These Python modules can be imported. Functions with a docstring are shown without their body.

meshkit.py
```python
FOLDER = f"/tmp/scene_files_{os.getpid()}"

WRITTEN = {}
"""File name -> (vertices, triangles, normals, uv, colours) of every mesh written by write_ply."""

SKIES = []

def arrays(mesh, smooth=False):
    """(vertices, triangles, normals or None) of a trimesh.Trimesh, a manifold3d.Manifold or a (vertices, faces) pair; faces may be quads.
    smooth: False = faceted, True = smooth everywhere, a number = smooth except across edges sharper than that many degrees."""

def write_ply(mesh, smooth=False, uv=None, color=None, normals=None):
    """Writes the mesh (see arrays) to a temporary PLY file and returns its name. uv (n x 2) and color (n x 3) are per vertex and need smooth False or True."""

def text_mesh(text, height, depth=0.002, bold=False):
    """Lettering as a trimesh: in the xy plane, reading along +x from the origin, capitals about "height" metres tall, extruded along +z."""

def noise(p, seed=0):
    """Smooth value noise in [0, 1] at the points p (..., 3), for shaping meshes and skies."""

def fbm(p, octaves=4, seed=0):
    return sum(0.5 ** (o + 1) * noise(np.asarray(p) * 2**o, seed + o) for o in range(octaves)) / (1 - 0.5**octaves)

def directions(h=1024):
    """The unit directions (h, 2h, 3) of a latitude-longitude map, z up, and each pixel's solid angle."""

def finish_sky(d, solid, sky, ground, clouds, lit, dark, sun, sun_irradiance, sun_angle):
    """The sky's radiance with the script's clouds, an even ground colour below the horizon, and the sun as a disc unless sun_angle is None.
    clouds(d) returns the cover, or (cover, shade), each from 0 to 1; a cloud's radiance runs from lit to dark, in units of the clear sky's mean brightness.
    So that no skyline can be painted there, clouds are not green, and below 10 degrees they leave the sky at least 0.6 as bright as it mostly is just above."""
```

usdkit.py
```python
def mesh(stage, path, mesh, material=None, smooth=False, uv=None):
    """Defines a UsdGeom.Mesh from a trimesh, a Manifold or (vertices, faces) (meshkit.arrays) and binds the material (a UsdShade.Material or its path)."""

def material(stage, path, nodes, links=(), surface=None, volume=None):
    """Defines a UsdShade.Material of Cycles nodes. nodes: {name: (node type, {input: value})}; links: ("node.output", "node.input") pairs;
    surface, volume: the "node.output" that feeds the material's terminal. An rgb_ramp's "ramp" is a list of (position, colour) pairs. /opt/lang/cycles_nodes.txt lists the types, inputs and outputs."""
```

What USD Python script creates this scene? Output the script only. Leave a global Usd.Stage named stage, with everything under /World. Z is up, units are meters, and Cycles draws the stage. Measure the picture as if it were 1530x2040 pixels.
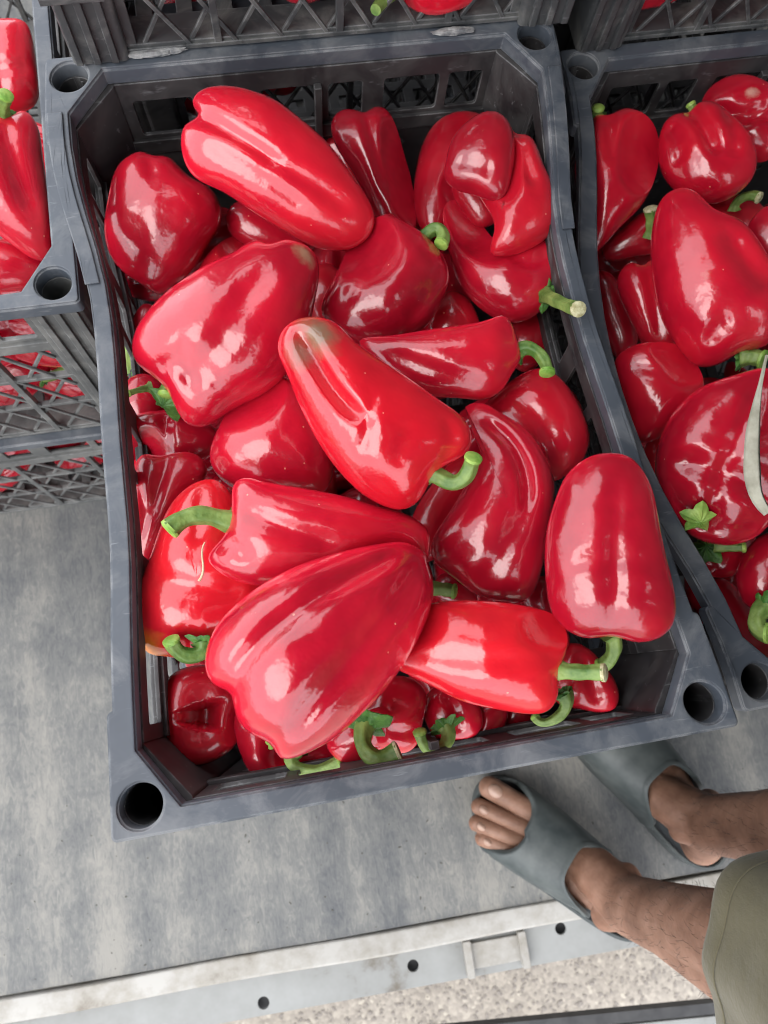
import math, random
import numpy as np, trimesh, shapely, manifold3d, usdkit, meshkit
from scipy import sparse
from scipy.sparse.linalg import spsolve
from scipy.interpolate import CubicSpline
from shapely.geometry import Polygon, box as sbox, LineString
from shapely import affinity
from pxr import Usd, UsdGeom, UsdLux, UsdShade, Gf, Sdf

# ---------------------------------------------------------------- camera, sky, light
stage = Usd.Stage.CreateInMemory()
UsdGeom.SetStageUpAxis(stage, UsdGeom.Tokens.z)
UsdGeom.SetStageMetersPerUnit(stage, 1.0)
UsdGeom.Xform.Define(stage, '/World')
UsdGeom.Scope.Define(stage, '/World/Looks')
RIM, FLOOR = 1.2, 0.62                       # height of the front crate's rim and of the truck bed above the road
FPX = 1550.0                                 # focal length in pixels of a 1530 px wide picture
RC = np.array([[0.9836896228990676, -0.1678393564424005, 0.0646890734953854],
               [-0.148010430262075, -0.9596404075120971, -0.23913009179869454],
               [0.10221368956419667, 0.2256551322239702, -0.9688302859462316]])
CAM = np.array([-0.05690632, -0.21970476, 0.49541895 + RIM])
EXPOSURE = 1.68
CANOPY_U = 0.56     # how far the canvas cover reaches across the bed
cam = UsdGeom.Camera.Define(stage, '/World/camera')
M = np.eye(4)
M[0, :3], M[1, :3], M[2, :3], M[3, :3] = RC[0], -RC[1], -RC[2], CAM
cam.AddTransformOp().Set(Gf.Matrix4d(M.tolist()))
cam.CreateHorizontalApertureAttr(24.0)
cam.CreateVerticalApertureAttr(32.0)
cam.CreateFocalLengthAttr(24.0 * FPX / 1530)
cam.CreateClippingRangeAttr(Gf.Vec2f(0.02, 1000))
cam.CreateExposureAttr(EXPOSURE)
cam.CreateFStopAttr(9.0)
cam.CreateFocusDistanceAttr(0.53)

SUN = np.array([-0.55, -0.35, 0.75]); SUN /= np.linalg.norm(SUN)
elev, rot = math.asin(SUN[2]), math.atan2(SUN[0], SUN[1])
dome = UsdLux.DomeLight.Define(stage, '/World/sky')
dm = usdkit.material(stage, '/World/Looks/sky_dome', {
    's': ('sky_texture', {'sky_type': 'single_scattering', 'sun_disc': False, 'sun_elevation': elev, 'sun_rotation': rot, 'altitude': 100.0, 'air_density': 1.0, 'aerosol_density': 2.0}),
    'tc': ('texture_coordinate', {}),
    'n': ('noise_texture', {'scale': 2.2, 'detail': 5.0, 'roughness': 0.55, 'distortion': 0.4}),
    'r': ('rgb_ramp', {'ramp': [(0.22, (0, 0, 0)), (0.40, (1, 1, 1))]}),
    'cl': ('rgb_ramp', {'ramp': [(0.3, (9.7, 9.9, 10.5)), (0.7, (8.3, 8.5, 9.1))]}),
    'm': ('mix_color', {'use_clamp_result': False, 'use_clamp': False}),
    'b': ('background_shader', {'strength': 0.11})},
    [('tc.generated', 'n.vector'), ('n.fac', 'r.fac'), ('n.fac', 'cl.fac'), ('r.color', 'm.fac'), ('s.color', 'm.a'), ('cl.color', 'm.b'), ('m.result', 'b.color')], surface='b.background')
UsdShade.MaterialBindingAPI.Apply(dome.GetPrim()).Bind(dm)
dome.GetPrim().SetCustomDataByKey('kind', 'structure')
sun = UsdLux.DistantLight.Define(stage, '/World/daylight')
sun.CreateIntensityAttr(0.14); sun.CreateAngleAttr(40.0); sun.CreateNormalizeAttr(True) if hasattr(sun, 'CreateNormalizeAttr') else None
sun.CreateColorAttr(Gf.Vec3f(1.0, 0.96, 0.9))
zax = SUN; xax = np.cross([0, 0, 1], zax); xax /= np.linalg.norm(xax); yax = np.cross(zax, xax)
S4 = np.eye(4); S4[0, :3], S4[1, :3], S4[2, :3] = xax, yax, zax
sun.AddTransformOp().Set(Gf.Matrix4d(S4.tolist()))

rng = np.random.default_rng(7)
random.seed(7)

# ---------------------------------------------------------------- geometry of view, used to read places off the photograph
def ray(p):
    p = np.atleast_2d(np.asarray(p, float))
    d = np.stack([(p[:, 0] - 765) / FPX, (p[:, 1] - 1020) / FPX, np.ones(len(p))], 1) @ RC
    return d / np.linalg.norm(d, axis=1, keepdims=True)
def at_z(p, z):
    d = ray(p); t = (np.asarray(z, float) - CAM[2]) / d[:, 2]
    return CAM + d * np.reshape(t, (-1, 1))
def on_plane(p, q, n):
    d = ray(p); return CAM + d * (((q - CAM) @ n) / (d @ n))[:, None]
def to_px(w):
    c = (np.atleast_2d(w) - CAM) @ RC.T
    return np.stack([765 + FPX * c[:, 0] / c[:, 2], 1020 + FPX * c[:, 1] / c[:, 2]], 1)
def unit(v):
    v = np.asarray(v, float); return v / np.linalg.norm(v)

# ---------------------------------------------------------------- materials
L = '/World/Looks/'
def M_(name, nodes, links, surface='p.BSDF'):
    return usdkit.material(stage, L + name, nodes, links, surface=surface)

def pepper_mat(name, dark, mid, bright, spot=None, rough=0.20):
    """red pepper skin. spot: list of (world point, radius, colour, amount, softness) for scars and unripe patches that belong to the fruit."""
    nodes = {'tc': ('texture_coordinate', {}), 'oi': ('object_info', {}), 'geo': ('geometry', {}),
        'n': ('noise_texture', {'scale': 16.0, 'detail': 3.0, 'roughness': 0.5}),
        'r': ('rgb_ramp', {'ramp': [(0.28, dark), (0.5, mid), (0.75, bright)]}),
        'am': ('math', {'math_type': 'multiply_add', 'value2': 0.44, 'value3': -0.22}),
        'ad': ('math', {'math_type': 'add'}),
        'v': ('voronoi_texture', {'scale': 75.0}),
        'vt': ('math', {'math_type': 'less_than', 'value2': 0.05}),
        'vb': ('rgb_to_bw', {}), 'vg': ('math', {'math_type': 'less_than', 'value2': 0.42}),
        'vm': ('math', {'math_type': 'multiply'}),
        'vk': ('math', {'math_type': 'multiply', 'value2': 0.45}),
        'mx': ('mix_color', {'b': (0.75, 0.33, 0.22)}),
        'kp': ('mapping', {'scale': (70.0, 26.0, 45.0), 'rotation': (0.3, 0.2, 0.5)}), 'kn': ('noise_texture', {'scale': 1.0, 'detail': 4.0, 'roughness': 0.7, 'distortion': 1.5}),
        'kr': ('map_range', {'from_min': 0.71, 'from_max': 0.76, 'to_min': 0.0, 'to_max': 0.5, 'clamp': True}), 'mk': ('mix_color', {'b': (0.62, 0.25, 0.17)}),
        'nb': ('noise_texture', {'scale': 55.0, 'detail': 3.0, 'roughness': 0.6}),
        'nf': ('noise_texture', {'scale': 420.0, 'detail': 2.0}),
        'b1': ('bump', {'strength': 0.20, 'distance': 0.0035}),
        'b2': ('bump', {'strength': 0.07, 'distance': 0.0006}),
        'rr': ('map_range', {'from_min': 0.3, 'from_max': 0.75, 'to_min': rough - 0.05, 'to_max': rough + 0.12, 'clamp': True}),
        'p': ('principled_bsdf', {'ior': 1.45, 'specular_ior_level': 0.5, 'coat_weight': 0.85, 'coat_roughness': 0.11, 'coat_ior': 1.45, 'subsurface_weight': 0.12, 'subsurface_radius': (1.0, 0.12, 0.06), 'subsurface_scale': 0.004})}
    links = [('tc.object', 'n.vector'), ('oi.random', 'am.value1'), ('n.fac', 'ad.value1'), ('am.value', 'ad.value2'), ('ad.value', 'r.fac'),
        ('tc.object', 'v.vector'), ('v.distance', 'vt.value1'), ('v.color', 'vb.color'), ('vb.val', 'vg.value1'), ('vt.value', 'vm.value1'), ('vg.value', 'vm.value2'), ('vm.value', 'vk.value1'), ('vk.value', 'mx.fac'),
        ('tc.object', 'kp.vector'), ('kp.vector', 'kn.vector'), ('kn.fac', 'kr.value'), ('kr.result', 'mk.fac'), ('r.color', 'mk.a'), ('mk.result', 'mx.a'), ('tc.object', 'nb.vector'), ('tc.object', 'nf.vector'), ('nb.fac', 'b1.height'), ('nf.fac', 'b2.height'), ('b1.normal', 'b2.normal'), ('b2.normal', 'p.normal'), ('b1.normal', 'p.coat_normal'),
        ('n.fac', 'rr.value'), ('rr.result', 'p.roughness')]
    last = 'mx.result'
    for k, (pt, rad, col, amount, soft) in enumerate(spot or []):
        a, b, c, d, e, f = (f'{x}{k}' for x in ('sd', 'sn', 'sa', 'sm', 'sx', 'sq'))
        nodes[a] = ('vector_math', {'math_type': 'distance', 'vector2': tuple(pt)})
        nodes[b] = ('noise_texture', {'scale': 0.9 / rad, 'detail': 4.0, 'roughness': 0.6})
        nodes[c] = ('math', {'math_type': 'multiply_add', 'value2': rad * 1.3, 'value3': -rad * 0.65})
        nodes[f] = ('math', {'math_type': 'add'})
        nodes[d] = ('map_range', {'from_min': rad, 'from_max': rad * (1 - soft), 'to_min': 0.0, 'to_max': amount, 'clamp': True})
        nodes[e] = ('mix_color', {'b': col})
        links += [('geo.position', a + '.vector1'), ('geo.position', b + '.vector'), (b + '.fac', c + '.value1'), (a + '.value', f + '.value1'), (c + '.value', f + '.value2'), (f + '.value', d + '.value'), (d + '.result', e + '.fac'), (last, e + '.a')]
        last = e + '.result'
    links.append((last, 'p.base_color'))
    return M_(name, nodes, links)

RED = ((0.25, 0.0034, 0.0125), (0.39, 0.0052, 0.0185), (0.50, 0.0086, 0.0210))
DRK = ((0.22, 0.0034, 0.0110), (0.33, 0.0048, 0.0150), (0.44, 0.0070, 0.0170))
ORG = ((0.34, 0.0046, 0.0120), (0.47, 0.0074, 0.0160), (0.58, 0.0115, 0.0170))
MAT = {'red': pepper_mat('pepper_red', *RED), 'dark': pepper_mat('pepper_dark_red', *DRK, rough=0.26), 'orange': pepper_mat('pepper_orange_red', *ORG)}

def simple_noise_mat(name, c1, c2, scale, rough=0.5, lo=0.35, hi=0.65, bump=0.2, bscale=None, bdist=0.001, detail=4.0, **kw):
    return M_(name, {'tc': ('texture_coordinate', {}), 'n': ('noise_texture', {'scale': scale, 'detail': detail, 'roughness': 0.6}),
        'r': ('rgb_ramp', {'ramp': [(lo, c1), (hi, c2)]}), 'nb': ('noise_texture', {'scale': bscale or scale * 4, 'detail': 3.0}),
        'b': ('bump', {'strength': bump, 'distance': bdist}), 'p': ('principled_bsdf', {'roughness': rough, **kw})},
        [('tc.object', 'n.vector'), ('n.fac', 'r.fac'), ('r.color', 'p.base_color'), ('tc.object', 'nb.vector'), ('nb.fac', 'b.height'), ('b.normal', 'p.normal')])
MAT['stem'] = simple_noise_mat('stem_green', (0.050, 0.115, 0.018), (0.21, 0.29, 0.075), 45, 0.5, bump=0.6, bdist=0.0016, specular_ior_level=0.4)
MAT['calyx'] = simple_noise_mat('calyx_green', (0.022, 0.085, 0.012), (0.075, 0.19, 0.03), 110, 0.5, bump=0.5, bdist=0.0015)
MAT['calyx_pale'] = simple_noise_mat('calyx_pale_green', (0.11, 0.25, 0.03), (0.30, 0.42, 0.09), 70, 0.5, bump=0.5, bdist=0.0015)
MAT['cut'] = simple_noise_mat('stem_cut', (0.24, 0.22, 0.10), (0.50, 0.48, 0.30), 250, 0.8)
MAT['straw'] = simple_noise_mat('dry_straw', (0.50, 0.33, 0.20), (0.62, 0.45, 0.30), 300, 0.8)
MAT['dry_leaf'] = simple_noise_mat('dry_leaf', (0.20, 0.19, 0.14), (0.34, 0.33, 0.26), 60, 0.75, bump=0.5, bdist=0.001)

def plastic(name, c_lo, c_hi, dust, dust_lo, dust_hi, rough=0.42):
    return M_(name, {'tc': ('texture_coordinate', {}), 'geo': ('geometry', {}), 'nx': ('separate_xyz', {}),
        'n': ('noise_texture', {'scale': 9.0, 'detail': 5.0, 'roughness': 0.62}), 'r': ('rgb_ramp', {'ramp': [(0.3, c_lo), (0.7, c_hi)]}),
        'd': ('noise_texture', {'scale': 26.0, 'detail': 6.0, 'roughness': 0.68, 'distortion': 0.6}),
        'dr': ('map_range', {'from_min': dust_lo, 'from_max': dust_hi, 'to_min': 0.0, 'to_max': 0.75, 'clamp': True}),
        'sm': ('mapping', {'scale': (40.0, 260.0, 120.0), 'rotation': (0.1, 0.2, 0.6)}),
        'sc': ('noise_texture', {'scale': 1.0, 'detail': 3.0, 'roughness': 0.7}),
        'sr': ('map_range', {'from_min': 0.64, 'from_max': 0.78, 'to_min': 0.0, 'to_max': 0.35, 'clamp': True}),
        'mx': ('mix_color', {'b': dust}), 'm2': ('mix_color', {'b': (0.30, 0.31, 0.32)}),
        'rr': ('map_range', {'from_min': 0.0, 'from_max': 0.75, 'to_min': rough, 'to_max': 0.75, 'clamp': True}),
        'bv': ('bevel', {'samples': 4, 'radius': 0.0016}),
        'ed': ('vector_math', {'math_type': 'dot_product'}), 'er': ('map_range', {'from_min': 0.985, 'from_max': 0.85, 'to_min': 0.0, 'to_max': 0.75, 'clamp': True}),
        'en': ('map_range', {'from_min': 0.42, 'from_max': 0.62, 'to_min': 0.0, 'to_max': 1.0, 'clamp': True}), 'em': ('math', {'math_type': 'multiply'}), 'm3': ('mix_color', {'b': (0.27, 0.275, 0.28)}),
        'b': ('bump', {'strength': 0.25, 'distance': 0.0008}), 'p': ('principled_bsdf', {'specular_ior_level': 0.5})},
        [('tc.object', 'n.vector'), ('n.fac', 'r.fac'), ('tc.object', 'd.vector'), ('d.fac', 'dr.value'), ('tc.object', 'sm.vector'), ('sm.vector', 'sc.vector'), ('sc.fac', 'sr.value'),
         ('r.color', 'mx.a'), ('dr.result', 'mx.fac'), ('mx.result', 'm2.a'), ('sr.result', 'm2.fac'), ('m2.result', 'm3.a'), ('bv.bevel', 'ed.vector1'), ('geo.true_normal', 'ed.vector2'), ('ed.value', 'er.value'), ('d.fac', 'en.value'), ('er.result', 'em.value1'), ('en.result', 'em.value2'), ('em.value', 'm3.fac'), ('m3.result', 'p.base_color'), ('dr.result', 'rr.value'), ('rr.result', 'p.roughness'),
         ('bv.bevel', 'b.normal'), ('d.fac', 'b.height'), ('b.normal', 'p.normal')])
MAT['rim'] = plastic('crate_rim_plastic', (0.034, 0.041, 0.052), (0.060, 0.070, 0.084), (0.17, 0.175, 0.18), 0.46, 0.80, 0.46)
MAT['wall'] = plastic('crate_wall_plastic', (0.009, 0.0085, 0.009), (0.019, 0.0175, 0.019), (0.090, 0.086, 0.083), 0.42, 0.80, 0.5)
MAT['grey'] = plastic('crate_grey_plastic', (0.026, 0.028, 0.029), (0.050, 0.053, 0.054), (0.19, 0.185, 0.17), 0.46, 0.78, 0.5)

MAT['pale'] = plastic('crate_pale_grey_plastic', (0.055, 0.057, 0.056), (0.095, 0.097, 0.094), (0.24, 0.235, 0.215), 0.44, 0.78, 0.5)

# ---------------------------------------------------------------- prim helpers
used = {}
def numbered(parent, name):
    k = used.get((parent, name), -1) + 1; used[(parent, name)] = k
    return f'{parent}/{name}' + (f'_{k:03d}' if k else '')
def tag(prim, label=None, cat=None, group=None, kind=None):
    for k, v in (('label', label), ('category', cat), ('group', group), ('kind', kind)):
        if v: prim.SetCustomDataByKey(k, v)
def thing(name, label, cat, loc=(0, 0, 0), group=None, kind=None):
    x = UsdGeom.Xform.Define(stage, numbered('/World', name)); x.AddTranslateOp().Set(Gf.Vec3d(*map(float, loc)))
    tag(x.GetPrim(), label, cat, group, kind)
    x.loc = np.asarray(loc, float)
    return x
ORIGIN = {}
def part(parent, name, mesh, mat, smooth=False, label=None, kind=None):
    """one Mesh under parent; vertices are given in world coordinates"""
    pp = str(parent.GetPath()); org = ORIGIN[pp]
    v, f = (mesh.vertices, mesh.faces) if isinstance(mesh, trimesh.Trimesh) else (np.asarray(mesh[0], float), np.asarray(mesh[1]))
    m = usdkit.mesh(stage, numbered(pp, name), (np.asarray(v) - org, f), MAT[mat] if isinstance(mat, str) else mat, smooth=smooth)
    if label: m.GetPrim().SetCustomDataByKey('label', label)
    if kind: m.GetPrim().SetCustomDataByKey('kind', kind)
    ORIGIN[str(m.GetPath())] = org
    return m
def new(name, label, cat, loc, group=None, kind=None):
    x = thing(name, label, cat, loc, group, kind); ORIGIN[str(x.GetPath())] = np.asarray(loc, float); return x
def top(name, mesh, mat, label=None, cat=None, group=None, kind=None, smooth=False):
    ORIGIN['/World'] = np.zeros(3)
    m = part(UsdGeom.Xform.Get(stage, '/World'), name, mesh, mat, smooth)
    tag(m.GetPrim(), label, cat, group, kind); return m
def cat_(ms): return trimesh.util.concatenate([trimesh.Trimesh(np.asarray(m[0], float), np.asarray(m[1]), process=False) if isinstance(m, tuple) else m for m in ms])
def bx(x0, x1, y0, y1, z0, z1):
    m = trimesh.creation.box((x1 - x0, y1 - y0, z1 - z0)); m.apply_translation(((x0 + x1) / 2, (y0 + y1) / 2, (z0 + z1) / 2)); return m
def ext(poly, h):
    gs = [g for g in getattr(poly, 'geoms', [poly]) if g.area > 1e-9]
    return cat_([trimesh.creation.extrude_polygon(g, h, engine='earcut') for g in gs])
def tube(pts, radii, sides=12, caps=True, ridge=0.0):
    pts = np.asarray(pts, float); n = len(pts)
    t = np.gradient(pts, axis=0); t /= np.linalg.norm(t, axis=1, keepdims=True)
    u = np.cross(t[0], [0.3, 0.2, 1]); u /= np.linalg.norm(u); V = []
    for k in range(n):
        u = u - t[k] * (u @ t[k]); u /= np.linalg.norm(u); w = np.cross(t[k], u)
        a = np.arange(sides) / sides * 2 * np.pi
        V.append(pts[k] + (radii[k] * (1 + ridge * np.cos(5 * a + .3)))[:, None] * (np.cos(a)[:, None] * u + np.sin(a)[:, None] * w))
    V = np.vstack(V); F = []
    for k in range(n - 1):
        for j in range(sides):
            a, b = k * sides + j, k * sides + (j + 1) % sides
            F += [(a, b, b + sides), (a, b + sides, a + sides)]
    if caps:
        V = np.vstack([V, pts[0], pts[-1]]); c0, c1 = len(V) - 2, len(V) - 1
        for j in range(sides):
            F += [(c0, (j + 1) % sides, j), (c1, (n - 1) * sides + j, (n - 1) * sides + (j + 1) % sides)]
    return trimesh.Trimesh(V, F, process=False)
def spline(pts, n):
    pts = np.asarray(pts, float)
    if len(pts) == 2: return pts[0] + (pts[1] - pts[0]) * np.linspace(0, 1, n)[:, None]
    s = np.r_[0, np.cumsum(np.linalg.norm(np.diff(pts, axis=0), axis=1))]
    return CubicSpline(s, pts)(np.linspace(0, s[-1], n))

# ---------------------------------------------------------------- road, truck bed
def frame_line(p0, p1, z):
    a, b = at_z([p0], z)[0], at_z([p1], z)[0]; u = unit(b - a); v = np.array([u[1], -u[0], 0.0])
    return a, u, v        # v points away from the bed, towards the road
O, U, V = frame_line((0, 1990), (1130, 1790), FLOOR)
if V[1] > 0: V = -V
W3 = np.array([0, 0, 1.0])
def bed(m):               # mesh in bed coordinates (u along the edge, v outwards, z) -> world
    m = m.copy(); p = m.vertices; m.vertices = O * [1, 1, 0] + p[:, :1] * U + p[:, 1:2] * V + p[:, 2:] * W3
    m.fix_normals() if False else None
    if np.dot(np.cross(U, V), W3) < 0: m.invert()
    return m

MAT['road'] = M_('road_aggregate', {'tc': ('texture_coordinate', {}), 'v': ('voronoi_texture', {'scale': 140.0}), 'n': ('noise_texture', {'scale': 7.0, 'detail': 6.0}),
    'r': ('rgb_ramp', {'ramp': [(0.0, (0.23, 0.205, 0.175)), (0.45, (0.29, 0.26, 0.222)), (0.8, (0.345, 0.31, 0.262)), (1.0, (0.45, 0.41, 0.34))]}), 'bw': ('rgb_to_bw', {}),
    'm': ('mix_color', {'blend_type': 'multiply', 'fac': 0.5}), 'r2': ('rgb_ramp', {'ramp': [(0.3, (0.6, 0.58, 0.55)), (0.7, (1, 1, 1))]}),
    'b': ('bump', {'strength': 0.35, 'distance': 0.003, 'invert': True}), 'p': ('principled_bsdf', {'roughness': 0.85})},
    [('tc.object', 'v.vector'), ('tc.object', 'n.vector'), ('v.color', 'bw.color'), ('bw.val', 'r.fac'), ('n.fac', 'r2.fac'), ('r.color', 'm.a'), ('r2.color', 'm.b'), ('m.result', 'p.base_color'), ('v.distance', 'b.height'), ('b.normal', 'p.normal')])
MAT['stone'] = M_('road_stones', {'g': ('geometry', {}), 'r': ('rgb_ramp', {'ramp': [(0.0, (0.20, 0.178, 0.155)), (0.5, (0.29, 0.26, 0.222)), (0.8, (0.39, 0.35, 0.29)), (1.0, (0.60, 0.55, 0.43))]}), 'p': ('principled_bsdf', {'roughness': 0.8})},
    [('g.random_per_island', 'r.fac'), ('r.color', 'p.base_color')])
g = trimesh.Trimesh([[-60, -60, 0], [60, -60, 0], [60, 60, 0], [-60, 60, 0]], [[0, 1, 2], [0, 2, 3]], process=False)
top('road', g, 'road', kind='structure')
ico = trimesh.creation.icosphere(subdivisions=1)
stones = []
for k in range(6500):
    u, v = rng.uniform(0.25, 1.5), rng.uniform(-0.05, 0.75)
    s = rng.uniform(0.0011, 0.0030) * (1.5 if rng.random() < 0.12 else 1)
    p = ico.vertices * (1 + 0.15 * rng.normal(size=(len(ico.vertices), 1))) * [s * rng.uniform(0.9, 1.9), s, s * 0.45]
    a = rng.uniform(0, 6.28); c, d = math.cos(a), math.sin(a)
    p = p @ np.array([[c, d, 0], [-d, c, 0], [0, 0, 1]])
    stones.append((p + O * [1, 1, 0] + u * U + v * V + [0, 0, s * 0.15], ico.faces))
top('road_gravel', cat_(stones), 'stone', 'pale loose stones bedded in the road surface behind the truck', 'gravel', kind='stuff', smooth=True)

MAT['steel'] = M_('white_painted_steel', {'tc': ('texture_coordinate', {}), 'n': ('noise_texture', {'scale': 14.0, 'detail': 7.0, 'roughness': 0.7}), 'r': ('rgb_ramp', {'ramp': [(0.32, (0.12, 0.10, 0.075)), (0.44, (0.22, 0.205, 0.175)), (0.62, (0.31, 0.30, 0.275))]}),
    'bv': ('bevel', {'radius': 0.003}), 'b': ('bump', {'strength': 0.2, 'distance': 0.001}), 'p': ('principled_bsdf', {'roughness': 0.5})},
    [('tc.object', 'n.vector'), ('n.fac', 'r.fac'), ('r.color', 'p.base_color'), ('bv.bevel', 'b.normal'), ('n.fac', 'b.height'), ('b.normal', 'p.normal')])
MAT['flange'] = M_('pale_blue_grey_paint', {'tc': ('texture_coordinate', {}), 'n': ('noise_texture', {'scale': 11.0, 'detail': 7.0, 'roughness': 0.68}), 'r': ('rgb_ramp', {'ramp': [(0.30, (0.12, 0.105, 0.085)), (0.42, (0.205, 0.208, 0.198)), (0.65, (0.245, 0.250, 0.241))]}),
    'bv': ('bevel', {'radius': 0.002}), 'p': ('principled_bsdf', {'roughness': 0.62, 'specular_ior_level': 0.3})},
    [('tc.object', 'n.vector'), ('n.fac', 'r.fac'), ('r.color', 'p.base_color'), ('bv.bevel', 'p.normal')])
MAT['black'] = simple_noise_mat('black_rubber', (0.012, 0.012, 0.013), (0.03, 0.03, 0.03), 40, 0.6)
MAT['mat'] = M_('worn_rubber_mat', {'tc': ('texture_coordinate', {}),
    'mp': ('mapping', {'rotation': (0, 0, 0.03), 'scale': (1, 1, 1)}),
    'ms': ('mapping', {'scale': (13.0, 1.3, 1.0), 'rotation': (0, 0, 0.03)}), 'st': ('noise_texture', {'scale': 1.0, 'detail': 4.0, 'roughness': 0.55, 'distortion': 0.3}),
    'wv': ('wave_texture', {'wave_type': 'bands', 'bands_direction': 'x', 'profile': 'sine', 'scale': 4.1, 'distortion': 1.6, 'detail': 2.0, 'detail_scale': 1.2}), 'wa': ('math', {'math_type': 'multiply_add', 'value2': 0.13, 'value3': -0.065}), 'wb': ('math', {'math_type': 'add'}),
    'n': ('noise_texture', {'scale': 16.0, 'detail': 8.0, 'roughness': 0.68}),
    'mz': ('mapping', {'scale': (150.0, 45.0, 1.0)}), 'sc': ('noise_texture', {'scale': 1.0, 'detail': 7.0, 'roughness': 0.75, 'distortion': 1.6}),
    'v': ('voronoi_texture', {'scale': 46.0, 'randomness': 0.35}),
    'ring': ('rgb_ramp', {'ramp': [(0.0, (0.42,) * 3), (0.30, (0.42,) * 3), (0.36, (0.62,) * 3), (0.42, (0.5,) * 3), (1.0, (0.5,) * 3)]}),
    'a1': ('math', {'math_type': 'multiply_add', 'value2': 0.68, 'value3': -0.23}), 'a2': ('math', {'math_type': 'multiply_add', 'value2': 0.5}), 'a3': ('math', {'math_type': 'multiply_add', 'value2': 0.62}), 'rb': ('rgb_to_bw', {}), 'a4': ('math', {'math_type': 'multiply_add', 'value2': 0.22}),
    'r': ('rgb_ramp', {'ramp': [(0.44, (0.038, 0.042, 0.047)), (0.62, (0.078, 0.082, 0.085)), (0.78, (0.128, 0.129, 0.123)), (0.95, (0.21, 0.202, 0.18))]}),
    'b': ('bump', {'strength': 0.5, 'distance': 0.002}), 'p': ('principled_bsdf', {'roughness': 0.6, 'specular_ior_level': 0.4})},
    [('tc.object', 'ms.vector'), ('ms.vector', 'st.vector'), ('tc.object', 'n.vector'), ('tc.object', 'mz.vector'), ('mz.vector', 'sc.vector'), ('tc.object', 'v.vector'), ('v.distance', 'ring.fac'),
     ('mp.vector', 'wv.vector'), ('tc.object', 'mp.vector'), ('wv.fac', 'wa.value1'), ('st.fac', 'wb.value1'), ('wa.value', 'wb.value2'), ('wb.value', 'a1.value1'), ('n.fac', 'a2.value1'), ('a1.value', 'a2.value3'), ('sc.fac', 'a3.value1'), ('a2.value', 'a3.value3'), ('ring.color', 'rb.color'), ('rb.val', 'a4.value1'), ('a3.value', 'a4.value3'), ('a4.value', 'r.fac'),
     ('r.color', 'p.base_color'), ('a4.value', 'b.height'), ('b.normal', 'p.normal')])
bw0, bw1 = -0.55, 1.35       # extent of the bed along its rear edge
# rubber mat lying on the bed: a long thin sheet with a slightly uneven rear edge
nu = 60; us = np.linspace(bw0 + 0.02, bw1 - 0.02, nu)
edge = 0.004 * (meshkit.fbm(np.stack([us * 9, us * 0, us * 0], 1), 3, 3) - 0.5)
mp = Polygon(np.vstack([np.stack([us, edge - 0.002], 1), [[us[-1], -2.1], [us[0], -2.1]]]))
matm = ext(mp, 0.006); matm.apply_translation((0, 0, FLOOR - 0.006))
top('rubber_mat', bed(matm), 'mat', 'worn grey rubber mat with faint rings covering the truck bed', 'floor mat')
MAT['grit'] = M_('grit', {'g': ('geometry', {}), 'r': ('rgb_ramp', {'ramp': [(0.0, (0.07, 0.065, 0.055)), (0.45, (0.16, 0.15, 0.125)), (0.75, (0.30, 0.27, 0.21)), (1.0, (0.16, 0.15, 0.07))]}), 'p': ('principled_bsdf', {'roughness': 0.9})}, [('g.random_per_island', 'r.fac'), ('r.color', 'p.base_color')])
grit = []; ig = trimesh.creation.icosphere(subdivisions=0)
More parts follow.
